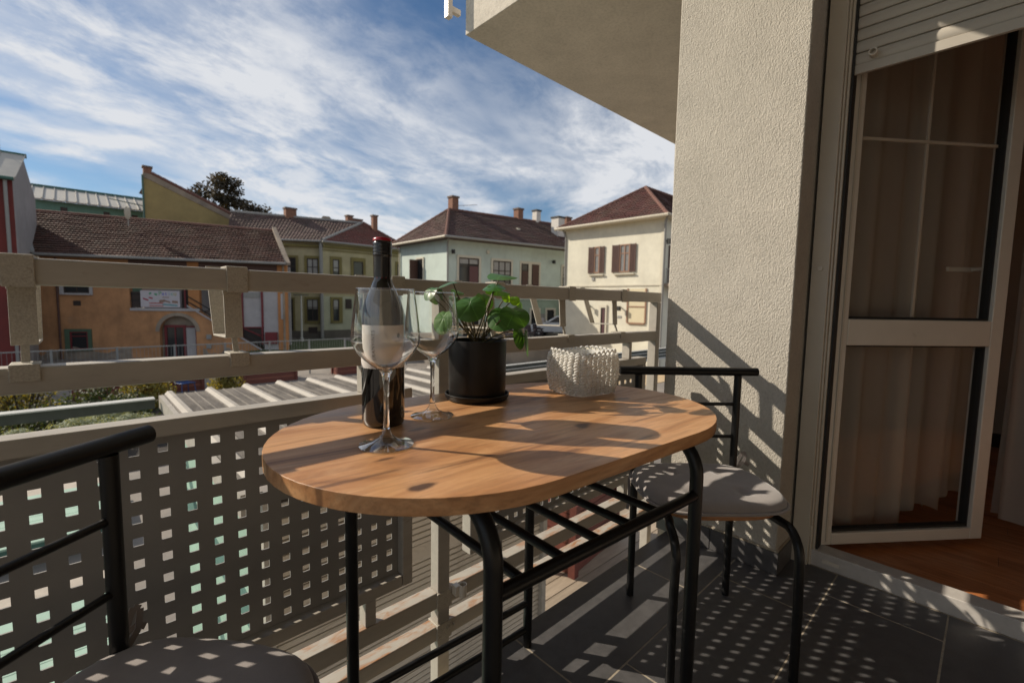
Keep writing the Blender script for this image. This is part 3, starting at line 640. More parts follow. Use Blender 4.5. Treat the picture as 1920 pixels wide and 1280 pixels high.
label_text('ALMIRA', 0.0042, th0+R(44), 0.1515, False, 1.15)
label_text('0.75 l', 0.003, th0+R(36), 0.1135, False, 1.0)
em = MB()
for k in range(7):
    x = -0.003+0.001*k; h = 0.0046*math.sqrt(max(0.05,1-(x/0.0036)**2))
    em.add([cyl(0.03795, th0+R(44)+(x-0.00032)/0.0378, 0.162-h), cyl(0.03795, th0+R(44)+(x+0.00032)/0.0378, 0.162-h), cyl(0.03795, th0+R(44)+(x+0.00032)/0.0378, 0.162+h), cyl(0.03795, th0+R(44)+(x-0.00032)/0.0378, 0.162+h)], [(0,1,2,3)])
part('emblem', em, M_INK, lab, recalc=False)
for ang in (-38,-6,22):
    vs, fs = text_mesh('o', 0.006); part('capsule_print', MB().add([(BX+0.01566*math.cos(th0+R(ang)+x/0.0156), BY+0.01566*math.sin(th0+R(ang)+x/0.0156), ZT+0.262+y) for x,y,_ in vs], fs), M_CAPR, bt, recalc=False)

M_FOOT = thin_glass('glass_foot', (0.96,0.97,0.965), 2.0)
def wine_glass(label, x, y):
    t = thing('wine_glass', label, 'wine glass', (x,y,ZT), 0, 'empty wine glasses on the table')
    part('bowl', MB().lathe([(0.0,0.1165),(0.0085,0.1176),(0.0125,0.1185),(0.0215,0.1245),(0.0325,0.1335),(0.0425,0.1445),(0.0488,0.1555),(0.0506,0.1645),(0.0503,0.176),(0.0487,0.193),(0.0462,0.213),(0.0440,0.230),(0.0428,0.2395),(0.0421,0.2395),(0.0432,0.230),(0.0454,0.213),(0.0479,0.193),(0.0495,0.176),(0.0498,0.1645),(0.0480,0.156),(0.0417,0.1455),(0.0317,0.1347),(0.0207,0.1258),(0.0118,0.1203),(0.006,0.1188),(0.0,0.1182)], 72, (x,y,ZT)), M_SOLIDG, t, smooth='auto')
    part('rim', MB().tube([(x+0.0428*math.cos(2*math.pi*k/64),y+0.0428*math.sin(2*math.pi*k/64),ZT+0.2397) for k in range(65)], 0.0006, 6, cap=False), M_SOLIDG, t, smooth=True)
    prof = [(0.0,0.0265),(0.0051,0.0265),(0.0048,0.030),(0.0040,0.045),(0.0038,0.075),(0.0042,0.095),(0.0056,0.106),(0.0082,0.1135),(0.0110,0.1172),(0.0,0.1160)]
    part('stem', MB().lathe(prof, 56, (x,y,ZT)), M_SOLIDG, t, smooth='auto')
    part('foot', MB().lathe([(0.0,0.0006),(0.0405,0.0006),(0.0415,0.0014),(0.0412,0.0024),(0.034,0.0038),(0.022,0.0072),(0.0135,0.0118),(0.0078,0.0185),(0.0052,0.0262)], 64, (x,y,ZT)), M_FOOT, t, smooth='auto')
    return t
wine_glass('empty wine glass in front of the bottle', 0.337, 0.6325)
wine_glass('empty wine glass between the bottle and the potted plant', 0.492, 0.740)

# ---- plant
PX, PY = 0.665, 0.815
pt = thing('potted_plant', 'round leaved green plant in a black ceramic pot on the table', 'plant', (PX,PY,ZT))
part('saucer', MB().lathe([(0.0,0.0008),(0.064,0.0008),(0.070,0.002),(0.0735,0.008),(0.0742,0.0145),(0.0730,0.0155),(0.0712,0.0145),(0.0690,0.007),(0.064,0.0045),(0.0,0.0045)], 72, (PX,PY,ZT)), M_POT, pt, smooth='auto')
pot = part('pot', MB().lathe([(0.0,0.005),(0.060,0.005),(0.0640,0.008),(0.0655,0.014),(0.0668,0.134),(0.0664,0.1362),(0.0650,0.137),(0.0635,0.1362),(0.0630,0.125),(0.0625,0.03)], 72, (PX,PY,ZT)), M_POT, pt, smooth='auto')
part('soil', MB().lathe([(0.0,0.122),(0.02,0.124),(0.045,0.121),(0.0628,0.119)], 40, (PX,PY,ZT)), M_SOIL, pt, smooth=True)
LEAVES = [((0.58, 0.885, 1.003), 0.0205, 0.0181, (-0.82, -0.01, 0.58), 0), ((0.612, 0.858, 1.025), 0.0266, 0.0181, (-0.28, 0.07, 0.96), 0), ((0.647, 0.869, 1.007), 0.015, 0.0087, (0.05, -0.45, 0.89), 1), ((0.599, 0.894, 0.987), 0.0136, 0.0105, (0.24, -0.77, 0.6), 0), ((0.602, 0.867, 0.999), 0.0145, 0.0121, (0.57, -0.79, 0.22), 0), ((0.613, 0.78, 0.971), 0.0316, 0.0293, (-0.64, -0.63, 0.43), 0), ((0.575, 0.824, 0.939), 0.0209, 0.0278, (-0.81, -0.44, 0.39), 1), ((0.702, 0.836, 0.986), 0.0228, 0.0215, (-0.12, -0.92, 0.37), 0), ((0.708, 0.78, 1.045), 0.0317, 0.0244, (-0.1, -0.2, 0.98), 0), ((0.693, 0.793, 1.019), 0.0244, 0.0219, (-0.3, -0.21, 0.93), 0), ((0.713, 0.801, 1.011), 0.0274, 0.0224, (0.34, 0.09, 0.93), 0), ((0.749, 0.811, 0.994), 0.0103, 0.0109, (-0.28, -0.83, 0.49), 2), ((0.758, 0.791, 0.989), 0.0115, 0.0121, (-0.48, -0.75, 0.45), 2), ((0.696, 0.725, 0.955), 0.031, 0.024, (-0.36, -0.75, 0.56), 0), ((0.701, 0.772, 0.948), 0.0328, 0.0268, (-0.66, -0.49, 0.58), 0), ((0.74, 0.754, 0.906), 0.0148, 0.0284, (-0.01, -0.98, 0.18), 0), ((0.762, 0.749, 0.891), 0.015, 0.0313, (0.55, -0.83, 0.08), 0), ((0.783, 0.796, 0.972), 0.0117, 0.0143, (0.23, -0.94, 0.25), 0), ((0.654, 0.889, 0.991), 0.0102, 0.0076, (-0.16, -0.51, 0.84), 0)]
for i, (c, rw, rh, nrm, mi) in enumerate(LEAVES):
    c = Vector(c); n_ = Vector(nrm).normalized(); rw *= 1.12; rh = max(rh,rw*0.82)*1.08
    up = (Vector((0,0,1))-n_*n_.z)
    up = up.normalized() if up.length > 0.2 else Vector((-0.6,-0.7,0)).normalized()
    sd_ = up.cross(n_).normalized(); na_ = 30; vs = [tuple(c)]; uvv = [(0.0,0.0)]
    fs = []
    rings = 4
    for j in range(1,rings+1):
        r_ = j/rings
        for k in range(na_):
            w = 2*math.pi*k/na_
            notch = 1-0.22*math.exp(-((math.pi/2-abs((w-math.pi/2+math.pi)%(2*math.pi)-math.pi)*1.0-math.pi/2)**2)/0.02)*r_**2
            x, y = rw*r_*math.cos(w)*notch, rh*r_*math.sin(w)*notch
            cup = -0.16*rw*(r_**2) + 0.05*rw*math.sin(3*w+i)*r_**2 + 0.012*rw*abs(math.sin(w*3.5))*r_ + 0.10*rw*r_*r_*math.cos(2*w+i)
            vs.append(tuple(c+sd_*x+up*y+n_*cup)); uvv.append((x/rw,y/rh))
    fs = [(0,1+k,1+(k+1)%na_) for k in range(na_)]+[(1+(j-1)*na_+k,1+j*na_+k,1+j*na_+(k+1)%na_,1+(j-1)*na_+(k+1)%na_) for j in range(1,rings) for k in range(na_)]
    part('leaf', MB().add(vs,fs,[[uvv[q] for q in f_] for f_ in fs]), LEAFS[mi], pt, smooth=True, recalc=False)
    base = Vector((PX+random.uniform(-0.014,0.014), PY+random.uniform(-0.014,0.014), ZT+0.12))
    att = c + up*(rh*0.45) - n_*0.002
    mid = base.lerp(att,0.55)+Vector((0,0,0.018)); 
    path = [base.lerp(mid,f/5).lerp(mid.lerp(att,f/5),f/5) for f in range(6)]
    part('leaf_stem', MB().tube([tuple(q) for q in path], [0.0019,0.0018,0.0016,0.0015,0.0014,0.0012], 7), M_STEM, pt, smooth=True)

# ---- crocheted basket
bs = thing('cord_basket', 'small white basket crocheted from thick cord', 'basket', (0.925,0.712,ZT), R(-9), world=False)
def rrect(w, d, r, s):       # point and outward normal on a rounded rectangle, s in 0..1
    sx, sy = w-r, d-r; segs_ = [(2*sx,0),(math.pi/2*r,1),(2*sy,0),(math.pi/2*r,1)]*2
    segs_ = [2*sy, math.pi/2*r, 2*sx, math.pi/2*r, 2*sy, math.pi/2*r, 2*sx, math.pi/2*r]; T = sum(segs_); q = s*T
    st_ = [((w,-sy),(0,1)),((sx,sy),0),((sx,d),(-1,0)),((-sx,sy),90),((-w,sy),(0,-1)),((-sx,-sy),180),((-sx,-d),(1,0)),((sx,-sy),270)]
    for L__, (p, k) in zip(segs_, st_):
        if q <= L__:
            if isinstance(k, tuple): return (p[0]+k[0]*q, p[1]+k[1]*q), (k[1],-k[0])
            a = R(k)+q/r; return (p[0]+r*math.cos(a), p[1]+r*math.sin(a)), (math.cos(a),math.sin(a))
        q -= L__
    return rrect(w,d,r,0)
NC, NR, HB = 32, 14, 0.096
wv = MB(); inner = MB()
def blob(mb, c, u, v, n, a, b_, cc, nu=8, nv=5):
    vs = []; 
    for j in range(1,nv):
        ph = math.pi*j/nv
        for i in range(nu):
            w = 2*math.pi*i/nu
            vs.append(c+u*(a*math.cos(ph))+(v*math.cos(w)*b_+n*math.sin(w)*cc)*math.sin(ph)**0.7)
    p0, p1 = c+u*a, c-u*a; k = len(vs); vs += [p0,p1]
    fs = [(j*nu+i,j*nu+(i+1)%nu,(j+1)*nu+(i+1)%nu,(j+1)*nu+i) for j in range(nv-2) for i in range(nu)]
    fs += [(k,(i+1)%nu,i) for i in range(nu)]+[(k+1,(nv-2)*nu+i,(nv-2)*nu+(i+1)%nu) for i in range(nu)]
    mb.add(vs, fs)
for r_ in range(NR):
    zz = 0.004+r_*HB/NR; f = zz/HB
    bulge = 0.0042*math.sin(math.pi*min(1,f*0.85+0.08))-0.004*(1-f)**3
    for cidx in range(NC*2):
        s = (cidx+0.5)/(NC*2) + 0.002*math.sin(r_*1.7)
        (x,y),(nx,ny) = rrect(0.070+bulge,0.062+bulge,0.036,s%1)
        big = cidx%2 == 0
        j_ = Vector((random.uniform(-1,1),random.uniform(-1,1),random.uniform(-1,1)))*0.0007
        n_ = Vector((nx,ny,0)); tdir = Vector((-ny,nx,0)); tl_ = (tdir+Vector((0,0,0.35 if big else -0.5))).normalized()
        blob(wv, Vector((x,y,zz+0.004+(0 if big else 0.0035)))+n_*(0.0040 if big else -0.0012)+j_, tl_, Vector((0,0,1)), n_, 0.0070 if big else 0.0044, 0.0035, 0.0042)
for cidx in range(NC):
    s = (cidx+0.3)/NC; (x,y),(nx,ny) = rrect(0.0705,0.0625,0.036,s)
    n_ = Vector((nx,ny,0)); tdir = Vector((-ny,nx,0)); zz = HB+0.004+0.0035*math.sin(cidx*0.5)
    for w in range(6):
        a = R(15+30*w); blob(wv, Vector((x,y,zz))+tdir*(0.0062*math.cos(a))+Vector((0,0,0.0068*math.sin(a))), (tdir*-math.sin(a)+Vector((0,0,math.cos(a)))).normalized(), n_, Vector((0,0,1)), 0.0038, 0.0034, 0.0034, 6, 4)
part('woven_wall', wv, M_ROPE, bs, smooth=True, recalc=False, kind='stuff')
vi = []; ni = 60
for zz in (0.001,HB+0.006):
    for i in range(ni): (x,y),_ = rrect(0.0655,0.0575,0.034,i/ni); vi.append((x,y,zz))
inner.add(vi, [(i,(i+1)%ni,ni+(i+1)%ni,ni+i) for i in range(ni)]+[tuple(range(ni))])
part('lining', inner, M_ROPE, bs, recalc=False)

# ================================================================== GROUND AND MIDDLE DISTANCE
G = -2.6
def smooth(x): x = max(0,min(1,x)); return x*x*(3-2*x)
def gh(x, y): return G + 0.5*smooth((y-27)/7)*smooth((x-5)/4)
M_GROUND = mat('paving', (0.245,0.215,0.185), 0.9, 0.25, 0.9, 0.4, 30, stain=(0.16,0.145,0.13), stain_scale=0.35, stain_lo=0.5, bdist=0.01)
M_GRAVEL = mat('sandy_gravel', (0.50,0.37,0.22), 0.95, 0.35, 9, 0.8, 24, bdist=0.02)
M_GRASSG = mat('lawn', (0.06,0.085,0.025), 0.95, 0.4, 3)
xs = [-900,-300,-120,-60]+[-40+2.5*i for i in range(41)]+[80,140,320,900]; ys = [-900,-300,-100,-40]+[-20+2.5*i for i in range(41)]+[100,160,340,1000]
mb = MB(); mb.add([(x,y,gh(x,y)) for y in ys for x in xs], [(j*len(xs)+i,j*len(xs)+i+1,(j+1)*len(xs)+i+1,(j+1)*len(xs)+i) for j in range(len(ys)-1) for i in range(len(xs)-1)])
part('ground', mb, M_GROUND, None, kind='structure')
part('gravel_yard', MB().box(8.5,22,10.5,19.2,G+0.002,G+0.02), M_GRAVEL, None, kind='structure')
part('raised_terrace', MB().box(14.6,45,19.3,24.7,G+0.003,-1.3), M_GROUND, None, kind='structure')
mb = MB()
for i in range(12):
    for j in range(8):
        x0, y0 = 7.5+0.6*i, 30.0+0.8*j
        mb.quad((x0,y0,gh(x0,y0)+0.03),(x0+0.6,y0,gh(x0+0.6,y0)+0.03),(x0+0.6,y0+0.8,gh(x0+0.6,y0+0.8)+0.03),(x0,y0+0.8,gh(x0,y0+0.8)+0.03))
part('lawn', mb, M_GRASSG, None, kind='structure')
M_MINT = mat('mint_paint', (0.29,0.43,0.35), 0.7, 0.18, 2.5, stain=(0.42,0.46,0.38), stain_scale=4, stain_lo=0.6, stretch=(1,0.4,1))
M_MINTD = mat('mint_edge', (0.07,0.16,0.14), 0.7, 0.1, 4)
M_STONE = mat('pale_stone', (0.42,0.37,0.31), 0.85, 0.2, 5, stain=(0.25,0.2,0.17), stain_scale=5, stain_lo=0.62)
dk = part('deck', MB().box(-8,0.3,8.55,10.6,G+0.004,-2.30), M_MINTD, None, kind='structure'); OFF[dk.name] = None
y = 8.5
while y < 10.55: part('deck_board', MB().box(-8,0.3,y,y+0.195,-2.30,-2.272), M_MINT, dk); y += 0.205
part('deck_kerb', MB().box(-8,0.3,7.2,8.0,G+0.004,G+0.05), M_STONE, dk)
y = 2.4
while y < 7.1: part('deck_board', MB().box(-8,0.3,y,y+0.195,G+0.004,G+0.035), M_MINT, dk); y += 0.205
part('paving_strip', MB().box(-8,0.5,10.7,13.0,G+0.003,G+0.03), M_STONE, dk)

# ---- shed with ribbed roof and louvred wall
M_CORR = mat('ribbed_roof', (0.165,0.148,0.13), 0.7, 0.28, 7, stain=(0.095,0.085,0.075), stain_scale=4.5, stain_lo=0.46, stretch=(2.2,0.5,1), spec=0.12)
M_RIBL = mat('ribbed_roof_crest', (0.38,0.35,0.31), 0.55, 0.2, 10, stain=(0.36,0.32,0.28), stain_scale=10, stain_lo=0.56, spec=0.15)
M_LOUV = mat('louvre_board', (0.56,0.50,0.42), 0.65, 0.12, 4, stain=(0.26,0.21,0.16), stain_scale=7, stain_lo=0.6, stretch=(0.5,2,2))
M_LOUVSHADE = mat('louvre_gap_shade', (0.05,0.042,0.034), 0.9)  # shade in the gaps between the boards, painted as a near-black colour
M_ALU = mat('grey_green_metal', (0.075,0.080,0.072), 0.6, 0.2, 6, spec=0.2)
M_ALUL = mat('pale_metal', (0.52,0.52,0.49), 0.45, 0.1, 6)
shd = thing('garden_shed', 'low shed with ribbed sheet roof and louvred wall just outside the railing', 'shed', (1.8,3.7,G))
rf = MB(); prof = []
P_ = 0.314; xk = 0.54
while xk < 3.62:
    prof += [(xk,0.0),(xk+0.028,0.032),(xk+0.060,0.032),(xk+0.088,0.0),(xk+0.150,0.0),(xk+0.160,0.007),(xk+0.172,0.0),(xk+0.232,0.0),(xk+0.242,0.007),(xk+0.254,0.0)]; xk += P_
ZR = 0.085
def zr(y): return ZR - 0.006*(y-4.5)
vs = [(x,y,zr(y)+h) for y in (2.31,5.22) for x,h in prof]; n = len(prof)
rf.add(vs, [(i,i+1,n+i+1,n+i) for i in range(n-1)])
vs = [(x,y,zr(y)+h-0.012) for y in (2.31,5.22) for x,h in prof]; rf.add(vs, [(i,i+1,n+i+1,n+i) for i in range(n-1)])
for off in (2.31,5.22):
    rf.add([(x,off,zr(off)+h-d) for d in (0,0.012) for x,h in prof], [(i,i+1,n+i+1,n+i) for i in range(n-1)])
part('roof_sheet', rf, M_CORR, shd, recalc=False)
cb = None; xk = 0.54
while xk < 3.6:
    c_ = MB(); c_.add([(xk+a_,y,zr(y)+h) for y in (2.312,5.218) for a_,h in ((0.006,0.0095),(0.029,0.0345),(0.059,0.0345),(0.082,0.0095))], [(0,1,5,4),(1,2,6,5),(2,3,7,6)])
    part('rib_cap', c_, M_RIBL, shd, recalc=False); xk += P_
part('roof_edge', MB().box(0.50,0.535,2.31,5.2,-0.03,0.085), M_RIBL, shd)
z = 0.0
lv = None
while z > -2.5:
    b0 = MB(); b0.add([(0.62,2.290,z),(2.50,2.290,z),(2.50,2.282,z-0.023),(0.62,2.282,z-0.023),(0.62,2.303,z+0.002),(2.50,2.303,z+0.002),(2.50,2.303,z-0.020),(0.62,2.303,z-0.020)], [(0,1,2,3),(4,7,6,5),(0,4,5,1),(3,2,6,7),(0,3,7,4),(1,5,6,2)])
    if lv is None: lv = part('louvre_board', b0, M_LOUV, shd)
    else: inst(lv, shd, 'louvre_board', Matrix.Translation((0,0,z)))
    z -= 0.0375
    if abs(z+0.49) < 0.02: z -= 0.075
part('wall_back', MB().box(0.60,2.52,2.3035,2.40,-2.59,0.03), M_LOUVSHADE, shd); part('flat_board', MB().box(0.62,2.50,2.286,2.3033,-0.585,-0.48), M_LOUV, shd)
part('corner_trim', MB().box(2.502,2.545,2.25,2.41,-2.59,0.04), M_RAIL, shd)
part('corner_trim', MB().box(0.575,0.618,2.25,2.41,-2.59,0.04), M_RAIL, shd)
z = -2.58
while z < -0.1: part('side_board', MB().box(0.60,0.64,2.42,5.15,z,z+0.19), M_MINTD if abs(z+0.9)<0.1 else M_MINT, shd); z += 0.197
for x in (2.52,3.5):
    part('roof_post', MB().box(x,x+0.06,5.05,5.11,-2.59,0.06), M_ALU, shd)
gb = thing('gutter_beam', 'grey green metal beam left of the ribbed shed roof, above the shrubs', 'beam', (-2,5.1,0.05))
part('beam', MB().box(-6,0.46,5.08,5.16,-0.01,0.072), M_ALU, gb, bevel=0.003); part('top_lip', MB().box(-6,0.46,5.06,5.17,0.073,0.084), M_ALUL, gb)
for x in (-5.6,-1.3): part('post', MB().box(x,x+0.07,5.09,5.15,G,-0.011), M_ALU, gb)
gb = thing('gutter_beam', 'grooved grey green metal beam between the plant pot and the white basket', 'beam', (8,5.4,-0.1))
for k, (z0,z1) in enumerate(((-0.215,-0.165),(-0.150,-0.095),(-0.082,-0.032))): part('beam', MB().box(4.0,14,5.30+0.03*k,5.42,z0,z1), M_ALU, gb)
for k, z0 in enumerate((-0.164,-0.094,-0.031)): part('lip', MB().box(4.0,14,5.28+0.03*k,5.41,z0,z0+0.011), M_ALUL, gb)
part('sill', MB().box(4.0,14,5.18,5.3,-0.245,-0.216), M_ALUL, gb)
for x in (4.1,8.0,13.9): part('post', MB().box(x,x+0.07,5.34,5.40,G,-0.216), M_ALU, gb)

# ---- foliage helper
def foliage(mb, c, rad, n, size, rng, flat=0.35, shell=0.35, lean=0.6):
    cx, cy_, cz = c
    for _ in range(n):
        while True:
            d = Vector((rng.uniform(-1,1),rng.uniform(-1,1),rng.uniform(-flat,1)))
            if shell < d.length < 1: break
        p = Vector((cx+d.x*rad[0], cy_+d.y*rad[1], cz+d.z*rad[2]))
        nrm = (d*lean+Vector((rng.uniform(-1,1),rng.uniform(-1,1),rng.uniform(-0.2,1.2)))).normalized()
        u = nrm.orthogonal().normalized(); u = (Matrix.Rotation(rng.uniform(0,6.28),3,nrm) @ u); v = nrm.cross(u)
        s = size*rng.uniform(0.6,1.3)
        mb.add([p-u*s*0.5, p+v*s*0.32, p+u*s*0.6, p-v*s*0.32], [(0,1,2,3)])
LF_GREY = leafmat('lavender_foliage', (0.19,0.225,0.15), (0.26,0.30,0.20), 0.25, 0.7, 6)
LF_YEL = leafmat('yellow_shrub', (0.13,0.13,0.03), (0.21,0.19,0.05), 0.35, 0.6, 5)
LF_GRN = leafmat('green_shrub', (0.024,0.04,0.014), (0.05,0.075,0.022), 0.3, 0.6, 5)
LF_TREE = leafmat('dark_tree', (0.022,0.021,0.014), (0.06,0.046,0.028), 0.2, 0.6, 1.2)
M_BARK = mat('bark', (0.05,0.037,0.027), 0.9, 0.3, 8)
rng = random.Random(11)
def shrub(label, x, y, rad, n, size, m, nm='shrub', grp='shrubs in the beds below the balcony', stalks=10):
    t = thing(nm, label, 'shrub', (x,y,gh(x,y)), 0, grp)
    f = MB(); z0 = gh(x,y)
    for k in range(5):
        a = rng.uniform(0,6.28); q = rng.uniform(0.1,0.5)
        foliage(f, (x+rad[0]*q*math.cos(a), y+rad[1]*q*math.sin(a), z0+rad[2]*rng.uniform(0.2,0.4)), (rad[0]*0.62,rad[1]*0.62,rad[2]*0.66), n//5, size, rng)
    part('foliage', f, m, t, recalc=False)
    s = MB()
    for k in range(stalks):
        a = rng.uniform(0,6.28); q = rng.uniform(0.1,0.8)
        s.tube([(x,y,z0-0.02),(x+rad[0]*q*0.5*math.cos(a),y+rad[1]*q*0.5*math.sin(a),z0+rad[2]*0.4),(x+rad[0]*q*math.cos(a),y+rad[1]*q*math.sin(a),z0+rad[2]*rng.uniform(0.7,1.15))], [0.02,0.012,0.005], 5)
    part('stem', s, M_BARK, t)
for lab, x, y, q in (('grey green mound shrub at the left picture edge, just above the panel',-1.05,14.0,0.82),('round grey green shrub in the middle of the bed behind the panel',-0.12,13.9,0.98),('grey green mound shrub nearest the ribbed shed roof',0.78,14.2,0.84),('small grey green shrub behind the other mounds',0.36,15.2,0.85)):
    t = thing('shrub', lab, 'shrub', (x,y,G), 0, 'shrubs in the beds below the balcony'); f = MB()
    foliage(f, (x,y,G), (0.62*q,0.6*q,0.92*q), 5200, 0.05, rng, 0.0, 0.80, 1.6)
    for k in range(7): a = rng.uniform(0,6.28); foliage(f, (x+0.42*q*math.cos(a),y+0.42*q*math.sin(a),G+0.55*q), (0.22,0.22,0.26), 240, 0.045, rng, 0.3, 0.6, 1.4)
    part('foliage', f, LF_GREY, t, recalc=False); st_ = MB()
    for k in range(8): a = rng.uniform(0,6.28); st_.tube([(x,y,G-0.02),(x+0.3*math.cos(a),y+0.3*math.sin(a),G+0.5)],[0.02,0.008],5)
    part('stem', st_, M_BARK, t)
for lab, x, y, r_ in (('straggly yellow shrub at the left edge above the metal beam',-1.2,17.6,(1.1,0.8,1.45)),('yellow green shrub growing just above the end of the metal beam',1.45,18.2,(0.95,0.7,1.45)),('bright yellow shrub behind the ribbed shed roof',3.75,18.6,(0.7,0.6,1.5))):
    shrub(lab, x, y, r_, 2400, 0.09, LF_YEL, stalks=34)
for lab, x, y, r_ in (('low dark green shrub between the mounds and the beam',0.9,15.9,(0.9,0.7,1.15)),('low dark green ground shrub under the left end of the beam',-0.6,15.9,(1.0,0.7,1.1)),('dark green shrub beside the yellow one at left',0.1,18.0,(0.8,0.6,1.0))):
    shrub(lab, x, y, r_, 1500, 0.08, LF_GRN)

part('planting_bed', MB().box(-6,2.2,12.0,20.0,G+0.005,G+0.08), M_SOIL, None, kind='structure')
bw_ = part('boardwalk', MB().box(2.6,9.0,2.2,6.4,G+0.005,G+0.02), M_SOIL, None, kind='structure'); OFF[bw_.name] = None
M_BW = [mat('boardwalk_%d'%i, (0.36*k,0.29*k,0.215*k), 0.8, 0.2, 6, 0.2, 30, stretch=(0.6,4,1)) for i,k in enumerate((0.85,1,1.12))]
y = 2.22
while y < 6.3: part('board', MB().box(2.6,9.0,y,y+0.19,G+0.021,G+0.05), M_BW[int(y*37)%3], bw_); y += 0.205

# ---- wooden planters
M_PLANK = [mat('planter_plank_%d'%i, c, 0.6, 0.25, 5, 0.2, 30, stretch=(0.6,4,4)) for i,c in enumerate(((0.16,0.045,0.03),(0.20,0.065,0.042),(0.13,0.035,0.025)))]
def planter(label, x, y, w, d, h, rz, z0=None, plants=True):
    z0 = G if z0 is None else z0
    t = thing('wooden_planter', label, 'planter', (x,y,z0+0.003), rz, 'red brown wooden planters', world=False)
    nb = max(3,int(round(h/0.13))); hh = h/nb
    for k in range(nb):
        m_ = M_PLANK[k%3]
        for s in (-1,1):
            part('plank', MB().box(-w/2,w/2,s*d/2-0.015,s*d/2+0.015,k*hh+0.006,(k+1)*hh-0.006), m_, t)
            part('plank', MB().box(s*w/2-0.015,s*w/2+0.015,-d/2+0.016,d/2-0.016,k*hh+0.006,(k+1)*hh-0.006), M_PLANK[(k+1)%3], t)
    for sx in (-1,1):
        for sy in (-1,1): part('corner_post', MB().box(sx*w/2-0.05+0.02*sx,sx*w/2+0.05+0.02*sx,sy*d/2-0.05+0.02*sy,sy*d/2+0.05+0.02*sy,0,h+0.02), M_PLANK[2], t)
    part('liner', MB().box(-w/2+0.02,w/2-0.02,-d/2+0.02,d/2-0.02,0.02,h-0.07), M_SOIL, t)
    part('rim', MB().box(-w/2+0.02,w/2-0.02,d/2-0.10,d/2-0.017,h-0.06,h+0.01), M_ALUL, t)
    if plants:
        f = MB(); 
        for k in range(6): foliage(f, (rng.uniform(-w*0.4,w*0.15),rng.uniform(-d*0.3,d*0.3),h-0.04), (0.16,0.14,0.16), 110, 0.07, rng)
        part('plants', f, LF_GRN, t, recalc=False)
planter('large red brown wooden planter on the pavement below the table', 5.05, 4.0, 1.15, 0.75, 0.95, R(8), G+0.05)
planter('red brown wooden planter beyond the metal beam at left', 1.6, 21.4, 3.6, 0.6, 0.55, R(-2))
planter('red brown wooden planter behind the shed roof, near the bottle', 9.8, 21.6, 1.9, 0.6, 0.6, R(0))
planter('red brown wooden planter behind the bright yellow shrub', 5.9, 21.5, 2.0, 0.6, 0.55, R(0))

# ---- blue chair, fence, lamp post
M_BLUE = mat('blue_plastic', (0.015,0.05,0.17), 0.45)
bc = thing('blue_chair', 'small blue plastic garden chair left of the bright yellow shrub', 'chair', (2.75,20.4,G), R(20), world=False)
part('seat', MB().box(-0.25,0.25,-0.25,0.25,0.42,0.45), M_BLUE, bc, bevel=0.01); part('backrest', MB().obox((-0.25,0.22,0.46),(0.5,0,0),(0,0.03,0),(0,0.1,0.42)), M_BLUE, bc, bevel=0.01)
for sx in (-1,1):
    for sy in (-1,1): part('leg', MB().tube([(0.21*sx,0.2*sy,0.42),(0.25*sx,0.26*sy,0)],0.02,6), M_BLUE, bc)
M_FENCE = mat('fence_metal', (0.22,0.23,0.23), 0.5, 0.1, 5)
fe = thing('yard_fence', 'long thin grey metal fence across the yard in front of the houses', 'fence', (5,22.6,G))
FX0, FX1, FY = -6.0, 14.4, 22.6
part('rail', MB().box(FX0,FX1,FY-0.02,FY+0.02,-0.99,-0.95), M_FENCE, fe); part('rail', MB().box(FX0,FX1,FY-0.015,FY+0.015,-2.35,-2.32), M_FENCE, fe)
x = FX0; pp = None
while x < FX1:
    if pp is None: pp = part('post', MB().box(x-0.035,x+0.035,FY-0.055,FY-0.022,G,-0.93), M_FENCE, fe); px0 = x
    else: inst(pp, fe, 'post', Matrix.Translation((x-px0,0,0)))
    x += 1.75
wr = MB()
x = FX0+0.12
while x < FX1: wr.box(x-0.004,x+0.004,FY-0.004,FY+0.004,-2.32,-0.99); x += 0.12
part('wire_mesh', wr, M_FENCE, fe, kind='stuff')
lp = thing('lamp_post', 'slim pale lamp post standing in front of the olive yellow house', 'street lamp', (11.75,34.6,gh(11.75,34.6)))
z0 = gh(11.75,34.6)
part('pole', MB().tube([(11.75,34.6,z0),(11.75,34.6,1.25)],[0.075,0.05],10), M_ALUL, lp, smooth='auto'); part('base', MB().lathe([(0.12,0),(0.12,0.25),(0.08,0.3)],10,(11.75,34.6,z0)), M_ALUL, lp)
ld = MB(); ld.box(11.25,11.75,34.5,34.7,1.25,1.31); ld.box(11.75,12.25,34.5,34.7,1.25,1.31); part('lamp_head', ld, M_ALU, lp)

# ---- terrace furniture and car
M_PALEW = mat('pale_wood', (0.42,0.31,0.18), 0.7, 0.2, 5)
M_DARKC = mat('dark_cloth', (0.04,0.03,0.035), 0.8)
def picnic(label, x, y, rz):
    t = thing('picnic_table', label, 'table', (x,y,-1.3), rz, 'pale wooden tables on the terrace', world=False)
    for k in range(4): part('table_board', MB().box(-1.1,1.1,-0.4+0.2*k,-0.4+0.2*k+0.185,0.72,0.76), M_PALEW, t)
    for s in (-1,1): part('bench', MB().box(-1.1,1.1,s*0.75-0.14,s*0.75+0.14,0.41,0.45), M_PALEW, t)
    for sx in (-0.8,0.8):
        l = MB(); l.obox((sx-0.04,-0.75,0),(0.08,0,0),(0,0.08,0),(0,0.5,0.72)); l.obox((sx-0.04,0.67,0),(0.08,0,0),(0,0.08,0),(0,-0.5,0.72)); l.box(sx-0.045,sx-0.005,-0.85,0.85,0.33,0.40); part('leg', l, M_PALEW, t)
